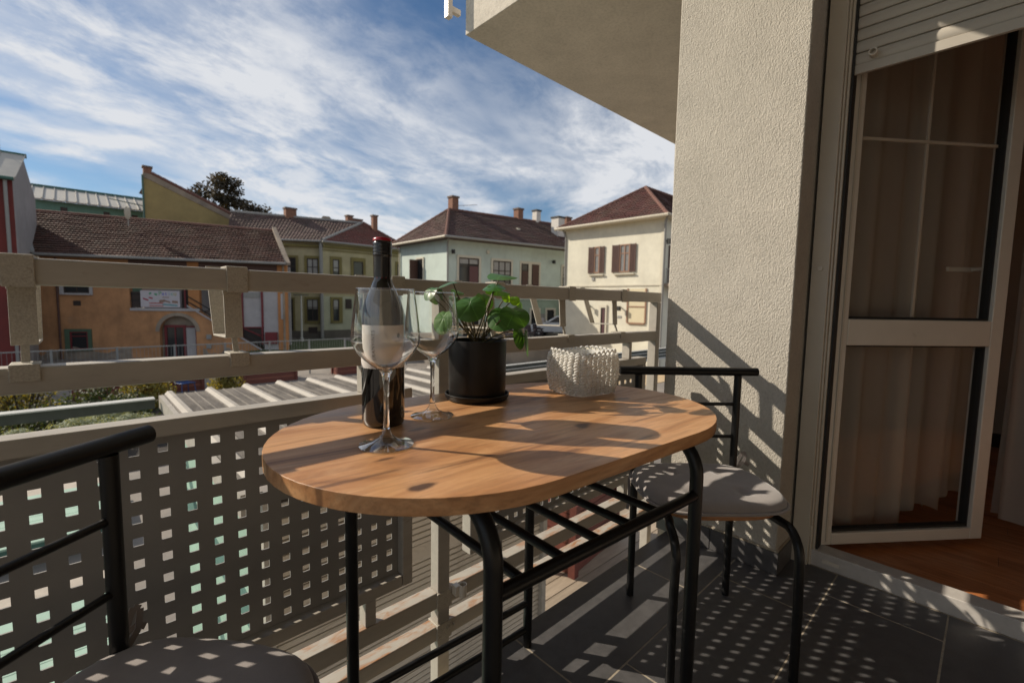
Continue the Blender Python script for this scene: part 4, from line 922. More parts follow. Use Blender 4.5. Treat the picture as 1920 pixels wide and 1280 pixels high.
picnic('pale wooden picnic table on the terrace, behind the plant stems', 17.2,22.6,R(-8)); picnic('pale wooden picnic table on the terrace, right of the plant pot', 20.3,21.6,R(-8)); picnic('pale wooden picnic table nearest the pale green house wall', 20.2,23.7,R(-12))
ch0 = None
for lab, x, y, rz in (('dark garden chair right of the plant pot rim',18.9,20.2,10),('dark garden chair beneath the long hanging leaves',20.6,20.1,-15),('dark garden chair behind the lower rail near the bracket',21.7,20.4,30),('dark garden chair nearest the parked car',22.4,21.0,70)):
    t = thing('garden_chair', lab, 'chair', (x,y,-1.3), R(rz), 'dark garden chairs on the terrace', world=False)
    part('seat', MB().box(-0.25,0.25,-0.25,0.25,0.40,0.46), M_DARKC, t, bevel=0.02); part('backrest', MB().obox((-0.25,0.2,0.46),(0.5,0,0),(0,0.06,0),(0,0.08,0.45)), M_DARKC, t, bevel=0.02)
    for sx in (-1,1):
        part('armrest', MB().box(sx*0.27-0.03,sx*0.27+0.03,-0.25,0.25,0.6,0.64), M_DARKC, t)
        for sy in (-1,1): part('leg', MB().box(sx*0.23-0.02,sx*0.23+0.02,sy*0.22-0.02,sy*0.22+0.02,0,0.40), M_DARKC, t)
M_CAR = mat('white_car_paint', (0.62,0.63,0.65), 0.2, spec=0.5, coat=0.6); M_CARG = mat('car_glass', (0.02,0.025,0.03), 0.08, spec=0.7); M_TYRE = mat('tyre', (0.012,0.012,0.012), 0.85)
cr = thing('parked_car', 'white car parked between the pale green and yellow houses', 'car', (24.9,21.3,-1.3), R(118), world=False)
def carbody(w, pts): return MB().prism([(x,-w,z) for x,z in pts], (0,2*w,0))
part('body', carbody(0.84, [(-2.1,0.35),(-2.12,0.62),(-2.02,0.88),(-1.2,0.95),(1.0,0.93),(1.75,0.84),(2.08,0.68),(2.12,0.42),(2.05,0.28),(-2.0,0.28)]), M_CAR, cr, bevel=0.06)
part('cabin', carbody(0.70, [(-1.75,0.93),(-1.35,1.34),(-0.9,1.44),(0.1,1.42),(0.95,0.94)]), M_CAR, cr, bevel=0.05)
for sy in (-1,1):
    part('side_window', MB().prism([(-1.3,sy*0.70,0.98),(-1.1,sy*0.70,1.30),(-0.45,sy*0.70,1.36),(-0.45,sy*0.70,0.98)],(0,sy*0.012,0)), M_CARG, cr)
    part('side_window', MB().prism([(-0.38,sy*0.70,0.98),(-0.38,sy*0.70,1.36),(0.05,sy*0.70,1.35),(0.62,sy*0.70,0.98)],(0,sy*0.012,0)), M_CARG, cr)
part('windscreen', MB().prism([(0.18,-0.6,1.375),(0.90,-0.62,0.985),(0.90,0.62,0.985),(0.18,0.6,1.375)],(0.012,0,0.02)), M_CARG, cr)
part('rear_window', MB().prism([(-1.42,-0.58,1.29),(-1.70,-0.6,1.0),(-1.70,0.6,1.0),(-1.42,0.58,1.29)],(-0.012,0,0.02)), M_CARG, cr)
part('roof', carbody(0.66, [(-1.32,1.35),(-0.9,1.455),(0.08,1.435),(0.2,1.38)]), M_CAR, cr, bevel=0.03)
for sx in (-1.32,1.32):
    for sy in (-1,1):
        w_ = MB(); w_.tube([(sx,sy*0.70,0.31),(sx,sy*0.86,0.31)],0.31,20); wh = part('wheel', w_, M_TYRE, cr, smooth='auto')
        w_ = MB(); w_.tube([(sx,sy*0.861,0.31),(sx,sy*0.872,0.31)],0.19,16); part('rim', w_, M_ALUL, wh)
for sy in (-1,1):
    part('headlight', MB().box(1.93,2.07,sy*0.62-0.16,sy*0.62+0.16,0.64,0.76), M_ALUL, cr, bevel=0.02)
    part('side_mirror', MB().box(0.62,0.78,sy*0.92-0.09,sy*0.92+0.09,0.95,1.08), M_CAR, cr, bevel=0.03)
part('grille', MB().box(2.09,2.135,-0.5,0.5,0.42,0.58), M_TYRE, cr)

# ================================================================== HOUSES
class Face:
    def __init__(s, A, B):
        s.A = Vector((A[0],A[1],0)); d = Vector((B[0],B[1],0))-s.A; s.L = d.length; s.d = d.normalized(); s.n = Vector((s.d.y,-s.d.x,0))
        if s.n.dot(-s.A) < 0: s.n = -s.n
    def p(s, u, z, o=0): return s.A+s.d*u+s.n*o+Vector((0,0,z))
    def box(s, mb, u0,u1,z0,z1,o0,o1): return mb.obox(s.p(u0,z0,o0), s.d*(u1-u0), s.n*(o1-o0), (0,0,z1-z0))
def fpart(name, F_, rects, m, parent, **k):
    mb = MB()
    for r_ in rects: F_.box(mb, *r_)
    return part(name, mb, m, parent, **k)
M_PANE = mat('window_glass', (0.022,0.024,0.026), 0.08, spec=0.6)
M_PANEL_ = mat('window_lace', (0.34,0.33,0.31), 0.7, 0.15, 9)
def window(parent, F_, r, fm, sm=None, sur=None, cols=2, bars=(), lace=0.0, fw=0.07, nm='window', pane=M_PANE):
    u0,u1,z0,z1 = r
    rects = [(u0,u0+fw,z0,z1,0.002,0.05),(u1-fw,u1,z0,z1,0.002,0.05),(u0+fw,u1-fw,z1-fw,z1,0.002,0.05),(u0+fw,u1-fw,z0,z0+fw,0.002,0.05)]
    for c in range(1,cols):
        x = u0+(u1-u0)*c/cols; rects.append((x-fw*0.45,x+fw*0.45,z0+fw,z1-fw,0.002,0.047))
    for bz in bars:
        z = z0+(z1-z0)*bz; rects.append((u0+fw,u1-fw,z-fw*0.4,z+fw*0.4,0.002,0.045))
    w_ = fpart(nm, F_, rects, fm, parent)
    fpart('pane', F_, [(u0+fw,u1-fw,z0+fw,z1-fw,0.001,0.012)], pane, w_)
    if lace: fpart('lace_blind', F_, [(u0+fw,u1-fw,z1-fw-(z1-z0)*lace,z1-fw,0.0125,0.016)], M_PANEL_, w_)
    if sur:
        a,b_,c,d = sur
        fpart('surround', F_, [(a,u0-0.002,c,d,0.001,0.085),(u1+0.002,b_,c,d,0.001,0.085),(u0-0.002,u1+0.002,z1+0.002,d,0.001,0.085)]+([(u0-0.002-0.06,u1+0.062,c,z0-0.002,0.0865,0.15),(u0-0.002,u1+0.002,c,z0-0.002,0.001,0.085)] if z0-c > 0.02 else []), sm, w_)
    return w_
def roof_quad(mb, EL, ER, RR_, RL, rows, th=0.03, uoff=0.0):
    EL,ER,RR_,RL = map(Vector,(EL,ER,RR_,RL)); nrm = ((ER-EL).cross(RL-EL)).normalized()
    if nrm.z < 0: nrm = -nrm
    Lw = max((ER-EL).length, 0.1); ns = max(2,int(Lw/0.85))
    e = (ER-EL).normalized(); U = lambda p: ((p-EL).dot(e)+uoff)
    sag = [rng.uniform(-1,1)*0.022 for _ in range(ns+1)]
    for k in range(rows):
        f0, f1 = k/rows, (k+1)/rows
        A0,B0,C0,D0 = EL.lerp(RL,f0), ER.lerp(RR_,f0), ER.lerp(RR_,f1), EL.lerp(RL,f1)
        for q in range(ns):
            g0, g1 = q/ns, (q+1)/ns
            j = nrm*(rng.uniform(-0.010,0.014)); s0, s1 = nrm*sag[q], nrm*sag[q+1]
            a,b_,c,d = A0.lerp(B0,g0)+s0, A0.lerp(B0,g1)+s1, D0.lerp(C0,g1)+s1, D0.lerp(C0,g0)+s0
            h = nrm*th+j; lo = nrm*-0.004
            mb.add([a+h,b_+h,c+lo,d+lo],[(0,1,2,3)],[[(U(a),k+0.01),(U(b_),k+0.01),(U(c),k+0.99),(U(d),k+0.99)]])
            mb.add([a+lo*6,b_+lo*6,b_+h,a+h],[(0,1,2,3)],[[(U(a),k),(U(b_),k),(U(b_),k+0.02),(U(a),k+0.02)]])
    return mb
def ridge_tiles(parent, pts, m, r=0.11):
    mb = MB()
    for a, b_ in zip(pts[:-1],pts[1:]):
        a,b_ = Vector(a),Vector(b_); n = max(2,int((b_-a).length/0.36))
        for k in range(n):
            p,q = a.lerp(b_,k/n), a.lerp(b_,(k+1.08)/n); mb.tube([tuple(p),tuple(q)],[r*1.08,r*0.92],8)
    part('ridge_tiles', mb, m, parent, recalc=False)
def pipe(parent, pts, r, m, nm='downpipe'): return part(nm, MB().tube(pts, r, 8), m, parent, smooth='auto')
def chimney(parent, x, y, z0, z1, w, m, capm, d=None):
    d = d or w; c_ = part('chimney', MB().box(x-w/2,x+w/2,y-d/2,y+d/2,z0,z1), m, parent); mb = MB(); mb.box(x-w/2-0.06,x+w/2+0.06,y-d/2-0.06,y+d/2+0.06,z1+0.002,z1+0.12); part('chimney_cap', mb, capm, c_)
def wall_lamp(parent, F_, u, z, m):
    mb = MB(); F_.box(mb,u-0.09,u+0.09,z-0.13,z+0.13,0.20,0.38); F_.box(mb,u-0.03,u+0.03,z+0.02,z+0.06,0.002,0.2); part('wall_lamp', mb, m, parent)
def facade(name, c, var=0.16, st=None, lo=0.58, sc=0.8, streak=0.22):
    m = mat(name, c, 0.9, var, 0.9, 0.25, 40, stain=st, stain_scale=sc, stain_lo=lo, bdist=0.01)
    t = m.node_tree; L = t.links; b = t.nodes['Principled BSDF']; lk = b.inputs['Base Color'].links
    tcn = N(t,'ShaderNodeTexCoord'); mp = N(t,'ShaderNodeMapping'); mp.inputs['Scale'].default_value = (1.5,1.5,0.22); L.new(tcn.outputs['Object'], mp.inputs[0])
    n = N(t,'ShaderNodeTexNoise'); n.inputs['Scale'].default_value = 1.0; n.inputs['Detail'].default_value = 8; n.inputs['Roughness'].default_value = 0.7; L.new(mp.outputs[0], n.inputs['Vector'])
    rr = ramp(t, [(0.36,0.70),(0.52,1.0)]); L.new(n.outputs['Fac'], rr.inputs[0])
    n2 = N(t,'ShaderNodeTexNoise'); n2.inputs['Scale'].default_value = 0.45; n2.inputs['Detail'].default_value = 7; n2.inputs['Roughness'].default_value = 0.75; L.new(tcn.outputs['Object'], n2.inputs['Vector'])
    r2 = ramp(t, [(0.35,0.80),(0.6,1.06)]); L.new(n2.outputs['Fac'], r2.inputs[0])
    mx = N(t,'ShaderNodeMix', data_type='RGBA', blend_type='MULTIPLY'); mx.inputs['Factor'].default_value = streak
    if lk: L.new(lk[0].from_socket, mx.inputs['A'])
    else: mx.inputs['A'].default_value = (*c,1)
    L.new(rr.outputs[0], mx.inputs['B'])
    m2 = N(t,'ShaderNodeMix', data_type='RGBA', blend_type='MULTIPLY'); m2.inputs['Factor'].default_value = min(0.8,0.25+streak); L.new(mx.outputs['Result'], m2.inputs['A']); L.new(r2.outputs[0], m2.inputs['B'])
    L.new(m2.outputs['Result'], b.inputs['Base Color']); return m
RT1 = roofmat('old_brown_tiles', (0.155,0.072,0.052), (0.085,0.042,0.034), 0.20, bump=0.3)
RT2 = roofmat('brown_tiles', (0.155,0.095,0.082), (0.095,0.060,0.054), 0.24)
RT3 = roofmat('red_tiles', (0.22,0.072,0.052), (0.16,0.055,0.042), 0.26)
RT4 = roofmat('dark_red_tiles', (0.115,0.036,0.029), (0.075,0.026,0.023), 0.22)
RT5 = roofmat('dark_brown_tiles', (0.115,0.054,0.045), (0.07,0.035,0.031), 0.24)
M_RIDGE = mat('ridge_tile', (0.16,0.075,0.055), 0.8, 0.3, 6)
M_BRICKC = mat('chimney_brick', (0.23,0.115,0.075), 0.9, 0.4, 9); M_CAPC = mat('chimney_cap', (0.16,0.12,0.10), 0.9)
M_WHITEC = mat('white_render', (0.60,0.57,0.53), 0.9, 0.1, 3)
M_GUT = mat('gutter_grey', (0.27,0.265,0.25), 0.6, 0.1, 4); M_GUTC = mat('gutter_cream', (0.47,0.42,0.33), 0.6, 0.15, 4)
M_DKW = mat('dark_wood_frame', (0.035,0.022,0.017), 0.6); M_BRW = mat('brown_shutter', (0.085,0.04,0.03), 0.65, 0.2, 5); M_REDW = mat('red_frame', (0.16,0.018,0.022), 0.6, 0.15, 4); M_RBW = mat('reddish_frame', (0.27,0.15,0.095), 0.6, 0.1, 4)
M_BLACKH = mat('black_iron', (0.012,0.011,0.010), 0.6)

# ---- orange house
O = Face((-1.18,36.0),(9.55,30.95))
oh = thing('orange_house', 'weathered orange house with arched door and long brown tiled roof', 'house', tuple(O.p(5,G)))
M_OR = facade('orange_plaster', (0.46,0.235,0.11), 0.2, (0.33,0.21,0.13), 0.56, 0.55, 0.5); M_ORB = facade('orange_bright', (0.47,0.21,0.08), 0.1); M_ORG = facade('bare_plaster', (0.30,0.245,0.19), 0.25, (0.20,0.17,0.14), 0.5)
M_WALLW = facade('grey_white_wall', (0.42,0.40,0.40), 0.12, (0.28,0.26,0.25), 0.62)
fpart('wall', O, [(-1.9,3.73,G,3.1,-0.4,0)], M_OR, oh)
pts = [(3.732,G),(5.11,G),(5.11,-1.07)]+[(6.035-0.925*math.cos(math.pi*k/14),-1.07+0.93*math.sin(math.pi*k/14)) for k in range(15)]+[(6.96,-1.07),(6.96,G),(7.20,G),(7.20,0.3),(3.732,0.3)]
part('arch_wall', MB().prism([tuple(O.p(u,z,0)) for u,z in pts], tuple(O.n*-0.4)), M_OR, oh)
part('arch_trim', MB().prism([tuple(O.p(6.035-r_*math.cos(math.pi*k/14)*1.0,-1.07+r_*math.sin(math.pi*k/14),0.002)) for r_,ks in ((0.928,range(15)),(1.13,range(14,-1,-1))) for k in ks], tuple(O.n*0.02)), M_ORG, oh)
for k,(ua,ub,zm) in enumerate(((0.55,3.7,-2.12),(-1.2,0.4,-2.2),(7.3,9.2,-2.3))):
    top = [(ua+(ub-ua)*i/14, zm+rng.uniform(-0.09,0.09)+0.16*math.sin(i*0.6+k)) for i in range(15)]
    part('bare_patch', MB().prism([tuple(O.p(u,z,0.001)) for u,z in [(ua,G)]+top+[(ub,G)]], tuple(O.n*0.012)), M_ORG, oh)
fpart('arch_back', O, [(5.0,7.1,G,0.0,-0.6,-0.42)], M_ORG, oh)
dd = fpart('arched_door', O, [(5.25,5.37,G,-0.7,-0.38,-0.28),(6.21,6.33,G,-0.7,-0.38,-0.28),(5.37,6.21,-0.84,-0.7,-0.38,-0.28),(6.33,6.91,-0.84,-0.76,-0.38,-0.28),(6.84,6.91,G,-0.84,-0.38,-0.28),(5.76,5.82,G,-0.84,-0.38,-0.3)], M_REDW, oh)
fpart('pane', O, [(5.37,5.76,G,-0.84,-0.37,-0.34),(5.82,6.21,G,-0.84,-0.37,-0.34)], M_PANE, dd); fpart('side_panel', O, [(6.34,6.83,G,-0.85,-0.37,-0.33)], M_WALLW, dd)
fpart('pillar', O, [(6.62,7.20,0.302,3.1,-0.4,0)], M_ORB, oh); fpart('pillar', O, [(11.43,11.98,G,3.1,-0.4,0)], M_ORB, oh)
fpart('gallery_beam', O, [(3.732,6.618,2.55,3.1,-0.4,-0.02),(7.202,11.428,1.9,3.1,-0.4,-0.02)], M_BRW, oh)
fpart('gallery_back', O, [(3.6,11.9,G,3.1,-2.2,-2.0)], M_WALLW, oh); fpart('gallery_floor', O, [(3.74,7.2,0.15,0.302,-2.0,0.06)], M_WALLW, oh)
fpart('dark_panel', O, [(3.74,4.25,0.31,1.25,-0.22,-0.15)], M_DKW, oh); fpart('dark_panel', O, [(6.2,6.6,0.31,2.5,-0.4,-0.3)], M_DKW, oh); fpart('rail', O, [(3.74,4.3,0.72,0.77,-0.14,-0.1),(3.74,4.3,1.1,1.15,-0.14,-0.1)], M_BLACKH, oh)
fpart('handrail', O, [(6.40,6.47,0.31,2.5,-0.14,-0.06)], M_REDW, oh)
part('stair_wall', MB().prism([tuple(O.p(u,z,0.0)) for u,z in ((7.202,G),(10.45,G),(10.45,-2.2),(7.202,0.12))], tuple(O.n*-0.35)), M_OR, oh)
for dz, m_, th_ in ((0.0,M_WALLW,0.10),(0.30,M_BLACKH,0.06),(0.62,M_BLACKH,0.06)):
    part('stair_rail', MB().obox(O.p(6.55,0.42+dz,0.02), O.d*3.95+Vector((0,0,-2.72)), O.n*0.05, (0,0,th_)), m_, oh)
fpart('shop_frame', O, [(9.36,9.48,-0.85,1.9,-0.3,-0.02),(10.48,10.60,-0.85,1.9,-0.3,-0.02),(9.48,10.48,-0.86,-0.80,-0.3,-0.02),(9.36,9.44,-1.9,-0.86,-0.3,-0.02),(10.46,10.56,-1.9,-0.86,-0.3,-0.02)], M_REDW, oh)
fpart('shop_panel', O, [(9.485,10.475,-0.795,1.88,-0.25,-0.12)], M_WALLW, oh); fpart('shop_vent', O, [(9.55,10.4,1.02,1.33,-0.118,-0.08)], M_GUT, oh); fpart('dark_hatch', O, [(9.445,10.455,-1.9,-0.862,-0.25,-0.14)], M_DKW, oh)
part('brace', MB().obox(O.p(9.5,-0.95,-0.1), O.d*0.9+Vector((0,0,-0.45)), O.n*0.05, (0,0,0.09)), M_REDW, oh)
fpart('end_wall', O, [(10.602,11.428,G,1.9,-0.35,-0.06)], M_WALLW, oh); fpart('meter_box', O, [(10.68,11.36,-1.85,-1.13,-0.058,0.16)], M_REDW, oh); fpart('side_slot', O, [(11.6,11.78,-0.3,1.3,0.002,0.04)], M_WALLW, oh)
fpart('small_box', O, [(7.5,7.76,-1.53,-1.26,0.002,0.1)], M_GUT, oh); fpart('small_box', O, [(7.5,7.74,-2.1,-1.85,0.002,0.1)], M_GUT, oh)
fpart('hatch_wall', O, [(7.21,9.35,G,-1.9,-1.2,-1.0)], M_DKW, oh)
M_GRNS = mat('green_surround', (0.075,0.12,0.075), 0.8, 0.15, 4)
w_ = window(oh, O, (0.89,1.71,-2.08,-1.06), M_REDW, M_GRNS, (0.66,1.88,-2.14,-0.91), cols=1, bars=(0.75,)); 
window(oh, O, (0.75,1.9,1.1,2.15), M_DKW, M_WALLW, (0.56,2.04,1.0,2.3), cols=2)
fpart('vent', O, [(1.12,1.46,0.4,0.67,0.002,0.03)], M_DKW, oh)
pipe(oh, [tuple(O.p(0.48,3.0,0.1)),tuple(O.p(0.48,G,0.1))], 0.05, M_BRW)
sg = thing('banner_sign', 'colourful printed banner hanging in the gallery of the orange house', 'banner', tuple(O.p(5.2,0.4,0.0)))
M_BAN = mat('banner_white', (0.50,0.47,0.50), 0.7, 0.05, 3)
fpart('banner', O, [(4.24,6.18,0.36,1.33,-0.045,-0.03)], M_BAN, sg)
def sign_text(s, size, u, z, c, nm, sx=1.0):
    vs, fs = text_mesh(s, size); part('lettering', MB().add([tuple(O.p(u+x*sx,z+y,-0.028)) for x,y,_ in vs], fs), mat(nm, c, 0.7), sg, recalc=False)
for k, (ch, c) in enumerate(zip('Patico', ((0.02,0.25,0.06),(0.05,0.08,0.45),(0.08,0.06,0.4),(0.03,0.2,0.4),(0.02,0.3,0.2),(0.3,0.28,0.03)))): sign_text(ch, 0.32, 5.20+0.15*k, 1.16, c, 'banner_ink_%d'%k)
def blobs(lst, m_):
    mb = MB()
    for u,z,w,h,sk in lst: mb.add([tuple(O.p(u,z,-0.028)),tuple(O.p(u+w,z-sk,-0.028)),tuple(O.p(u+w,z+h-sk,-0.028)),tuple(O.p(u,z+h,-0.028))],[(0,1,2,3)])
    part('print', mb, m_, sg, recalc=False)
blobs([(4.36,0.82,0.26,0.09,0.10),(4.64,0.88,0.2,0.08,0.05)], mat('banner_red', (0.32,0.01,0.04), 0.7)); blobs([(4.66,1.1,0.12,0.09,-0.03),(4.92,1.08,0.14,0.10,0.04)], mat('banner_green', (0.01,0.25,0.1), 0.7))
blobs([(4.65,0.56,0.7,0.07,0.0),(4.65,0.41,0.7,0.06,0.0)], mat('banner_pink', (0.4,0.13,0.12), 0.7)); blobs([(5.15,0.62,0.28,0.16,-0.05),(5.40,0.70,0.3,0.10,0.10),(5.78,0.62,0.3,0.14,0.02),(5.3,0.92,0.35,0.05,0.0)], mat('banner_tan', (0.25,0.16,0.12), 0.7)); blobs([(5.3,0.48,0.75,0.1,0.06)], mat('banner_teal', (0.15,0.30,0.33), 0.7))
EL, ER, RRt, RLt = O.p(-0.15,3.2,0.5), O.p(11.95,3.2,0.5), Vector((9.94,34.6,5.62)), Vector((-2.1,39.7,5.92))
rf = part('roof', roof_quad(MB(), EL, ER, RRt, RLt, 19, 0.07), RT1, oh, recalc=False)
BL, BR = Vector((0.6,44.0,3.2)), Vector((12.3,38.2,3.2))
part('roof_back', roof_quad(MB(), BR, BL, RLt, RRt, 8, 0.03), RT1, oh, recalc=False)
ridge_tiles(oh, [tuple(RLt),tuple(RRt)], M_RIDGE, 0.10)
part('verge_wall', MB().prism([tuple(ER+Vector((0.02,0.05,-0.15))),tuple(RRt+Vector((0.0,0.0,0.10))),tuple(RRt+Vector((0.22,-0.08,0.10))),tuple(ER+Vector((0.30,-0.1,-0.15)))], (0,0,0.16)), M_ORG, oh)
part('gable_end', MB().prism([tuple(O.p(11.9,G,-0.05)),tuple(O.p(11.9,3.1,-0.05)),(9.9,34.7,5.5),(12.2,38.1,3.1),(12.2,38.1,G)], (-0.2,-0.05,0)), M_ORG, oh)
part('soffit', MB().prism([tuple(O.p(-0.15,3.06,0.48)),tuple(O.p(11.95,3.06,0.48)),tuple(O.p(11.95,3.06,-0.5)),tuple(O.p(-0.15,3.06,-0.5))], (0,0,0.05)), M_BRW, oh)
part('flashing', MB().prism([tuple(EL+Vector((-0.25,0,0.0))),tuple(EL+Vector((-0.02,0,0.02))),tuple(RLt+Vector((-0.02,0,0.02))),tuple(RLt+Vector((-0.3,0,0)))], (0,0,0.12)), M_GUT, oh)
pipe(oh, [tuple(O.p(-0.2,3.14,0.58)),tuple(O.p(12.0,3.14,0.58))], 0.075, M_GUT, 'gutter')
ds = thing('satellite_dish', 'pale round satellite dish on the ridge of the orange house', 'dish', (2.45,36.4,5.3))
dm = MB(); dm.lathe([(0.0,0.10),(0.15,0.085),(0.28,0.04),(0.36,0.0)], 20); dm.v = [(2.42+x*0.45-zz*0.25,36.3-zz*0.7+x*0.2,5.95+y*1.05) for x,y,zz in dm.v]
part('dish', dm, M_GUTC, ds, smooth=True); part('mast', MB().tube([(2.45,36.4,5.2),(2.45,36.4,5.9)],0.03,6), M_GUT, ds)

# ---- dark red building, teal building, ochre gable
rd = thing('red_building', 'dark red building with grey gable at the far left', 'building', (-6,34,G))
M_RED = facade('dark_red_paint', (0.17,0.035,0.03), 0.15); M_GAB = facade('grey_gable', (0.34,0.31,0.30), 0.1); M_STEEL = mat('seam_roof', (0.42,0.40,0.36), 0.55, 0.12, 2); M_TEALT = mat('teal_trim', (0.05,0.12,0.10), 0.6)
part('wall', MB().box(-14,-2.02,33.0,38.0,G,6.55), M_RED, rd)
part('gable', MB().prism([(-2.0,33.0,G),(-2.0,33.0,6.6),(-1.72,35.5,8.0),(-1.48,38.0,6.35),(-1.48,38.0,G)], (-0.25,0.02,0)), M_GAB, rd)
rp = MB(); 
for k in range(14):
    x0 = -13.8+0.85*k; rp.obox((x0,32.75,6.42),(0.83,0,0),(0.28,2.8,1.72),(0,-0.05,0.09)); rp.obox((x0+0.83,32.74,6.50),(0.03,0,0),(0.28,2.8,1.72),(0,-0.03,0.06))
part('roof', rp, M_STEEL, rd); part('ridge_cap', MB().obox((-14,35.4,8.1),(12.4,0,0),(0,0.35,0),(0,0,0.16)), M_TEALT, rd)
part('roof_back', MB().obox((-13.8,38.2,6.3),(12.2,0,0),(-0.2,-2.7,1.8),(0,0.05,0.09)), M_STEEL, rd)
part('gutter', MB().tube([(-14,32.65,6.45),(-1.95,32.65,6.45)],0.09,8), M_TEALT, rd); pipe(rd, [(-2.25,32.8,6.4),(-2.25,32.85,G)], 0.07, M_GUT)
part('window', MB().box(-3.6,-2.75,32.96,33.0,3.6,5.6), M_PANE, rd)
part('antenna', MB().tube([(-2.55,35.6,8.1),(-2.55,35.6,11.4)],0.03,6), M_GUT, rd)
tl_ = thing('teal_building', 'long teal green building with standing seam roof behind the orange house', 'building', (1,52,G))
M_TEAL = facade('teal_paint', (0.13,0.25,0.20), 0.12)
part('wall', MB().box(-9,8,49.4,58,G,8.0), M_TEAL, tl_)
rp = MB()
for k in range(27):
    x0 = -9+0.62*k; rp.obox((x0,49.0,7.95-0.0*k),(0.60,0,0),(0,4.4,1.55),(0,-0.05,0.08)); rp.obox((x0+0.595,48.98,8.02),(0.05,0,0),(0,4.4,1.55),(0,-0.05,0.09))
part('roof', rp, M_STEEL, tl_); part('ridge_cap', MB().box(-9,8,53.3,53.9,9.55,9.75), M_TEALT, tl_)
for x in (-0.62,1.82,3.55): part('window', MB().box(x,x+0.38,49.36,49.4,7.0,7.62), M_DKW, tl_)
part('snow_guard', MB().tube([(2.2,49.6,8.75),(5.5,49.3,8.3)],0.04,5), M_TEALT, tl_)
oc = thing('ochre_gable', 'blank ochre firewall sloping down to the right with a tiled coping', 'wall', (7,44,G))
M_OCH = facade('ochre_plaster', (0.33,0.255,0.11), 0.12, (0.26,0.21,0.10), 0.6, 0.3)
part('wall', MB().prism([(3.93,44,G),(3.93,44,10.05),(4.3,44,9.9),(11.9,44,6.55),(11.9,44,G)], (0,0.4,0)), M_OCH, oc)
part('band', MB().prism([(3.94,43.96,10.08),(4.4,43.96,10.02),(12.0,43.96,6.68),(12.0,43.96,6.30),(4.3,43.96,9.62),(3.94,43.96,9.72)], (0,0.035,0)), M_ORG, oc)
ridge_tiles(oc, [(4.45,44.1,10.12),(12.1,44.1,6.78)], M_RIDGE, 0.15)
chimney(oc, 4.22,44.3,9.8,10.5,0.5,M_BRICKC,M_CAPC)
part('roof', roof_quad(MB(), (12.2,44.3,6.6),(12.2,52,6.6),(4.3,52,9.9),(4.3,44.3,9.9),16), RT2, oc, recalc=False)
pipe(oc, [(3.88,43.92,9.9),(3.88,43.92,G)], 0.06, M_TEALT)

# ---- dark tree
tr = thing('dark_tree', 'dark copper leaved tree rising behind the ochre wall', 'tree', (12.2,58,G))
f = MB(); rt = random.Random(5)
for cx,cy_,cz,rx,rz_ in ((12.6,58,10.2,3.0,2.6),(11.5,58,12.0,1.9,2.1),(13.6,57.5,11.3,1.7,1.5),(10.3,58,10.8,1.7,1.5),(15.0,58,10.2,1.7,1.1),(12.4,58,13.2,1.2,1.2),(16.2,58,9.5,1.3,0.9),(9.6,58,9.9,1.3,1.0)):
    for k in range(12):
        a = rt.uniform(0,6.28); q = rt.uniform(0.35,0.95); b_ = rt.uniform(-0.7,0.9)
        foliage(f, (cx+rx*q*math.cos(a),cy_+rx*q*math.sin(a)*0.8,cz+rz_*b_*math.sqrt(1-q*q*0.7)), (0.75,0.7,0.55), 75, 0.30, rt, 0.8, 0.2)
part('crown', f, LF_TREE, tr, recalc=False)
tk = MB(); tk.tube([(12.2,58,G),(12.25,58,3),(12.3,58,8),(12.2,58,11.5)],[0.5,0.4,0.28,0.1],10)
for dx,dz in ((2.6,10),(-2.1,10.4),(1.2,12),(3.6,9.6),(-0.7,12.6)): tk.tube([(12.25,58,6.5),(12.25+dx*0.5,58,8.5),(12.25+dx,58,dz)],[0.2,0.13,0.05],7)
part('trunk', tk, M_BARK, tr)

# ---- olive house
ol = thing('olive_house', 'olive yellow two storey house with brown roof and red tiled wing', 'house', (15,38,G))
OLf = Face((11.74,38.26),(13.65,37.26)); OR = Face((14.225,36.55),(21.03,36.47))
M_OL = facade('olive_plaster', (0.42,0.37,0.225), 0.12, (0.36,0.32,0.20), 0.62); M_OLS = facade('olive_surround', (0.20,0.165,0.06), 0.1); M_OLP = facade('olive_plinth', (0.12,0.105,0.085), 0.2); M_OLL = facade('pale_olive_plaster', (0.42,0.42,0.30), 0.1)
fpart('wall', OLf, [(-6,2.72,G,5.45,-0.4,0)], M_OL, ol); fpart('wall', OR, [(-0.1,6.9,1.25,5.45,-0.4,0)], M_OL, ol); fpart('lower_wall', OR, [(-0.1,6.9,G,1.248,-0.4,0)], M_OLL, ol)
part('wing_side', MB().box(14.12,14.5,36.56,37.4,G,5.44), M_OL, ol); part('back', MB().box(10,22,42,42.3,G,7), M_OL, ol); part('wing_side', MB().box(20.9,21.3,36.9,43,G,5.44), M_OL, ol)
fpart('plinth', OLf, [(-6,2.7,G,-1.52,0.002,0.08)], M_OLP, ol); fpart('plinth', OR, [(-0.1,6.9,G,-1.44,0.002,0.08)], M_OLP, ol)
fpart('cornice', OR, [(-0.12,6.92,5.05,5.22,0.002,0.22),(-0.12,6.92,4.82,4.88,0.002,0.08)], M_OLS, ol); fpart('cornice', OLf, [(-6,2.72,5.05,5.22,0.002,0.22)], M_OLS, ol)
fpart('storey_band', OR, [(-0.1,6.9,1.5,1.62,0.002,0.07)], M_OLS, ol); fpart('storey_band', OLf, [(-6,2.7,1.5,1.62,0.002,0.07)], M_OLS, ol)
window(ol, OLf, (1.68,2.5,2.5,4.18), M_DKW, M_OLS, (1.5,2.68,2.42,4.38), 2, (0.6,), lace=0.8); window(ol, OLf, (0.12,0.89,2.5,4.19), M_DKW, M_OLS, (0.0,1.05,2.42,4.36), 2, (0.6,))
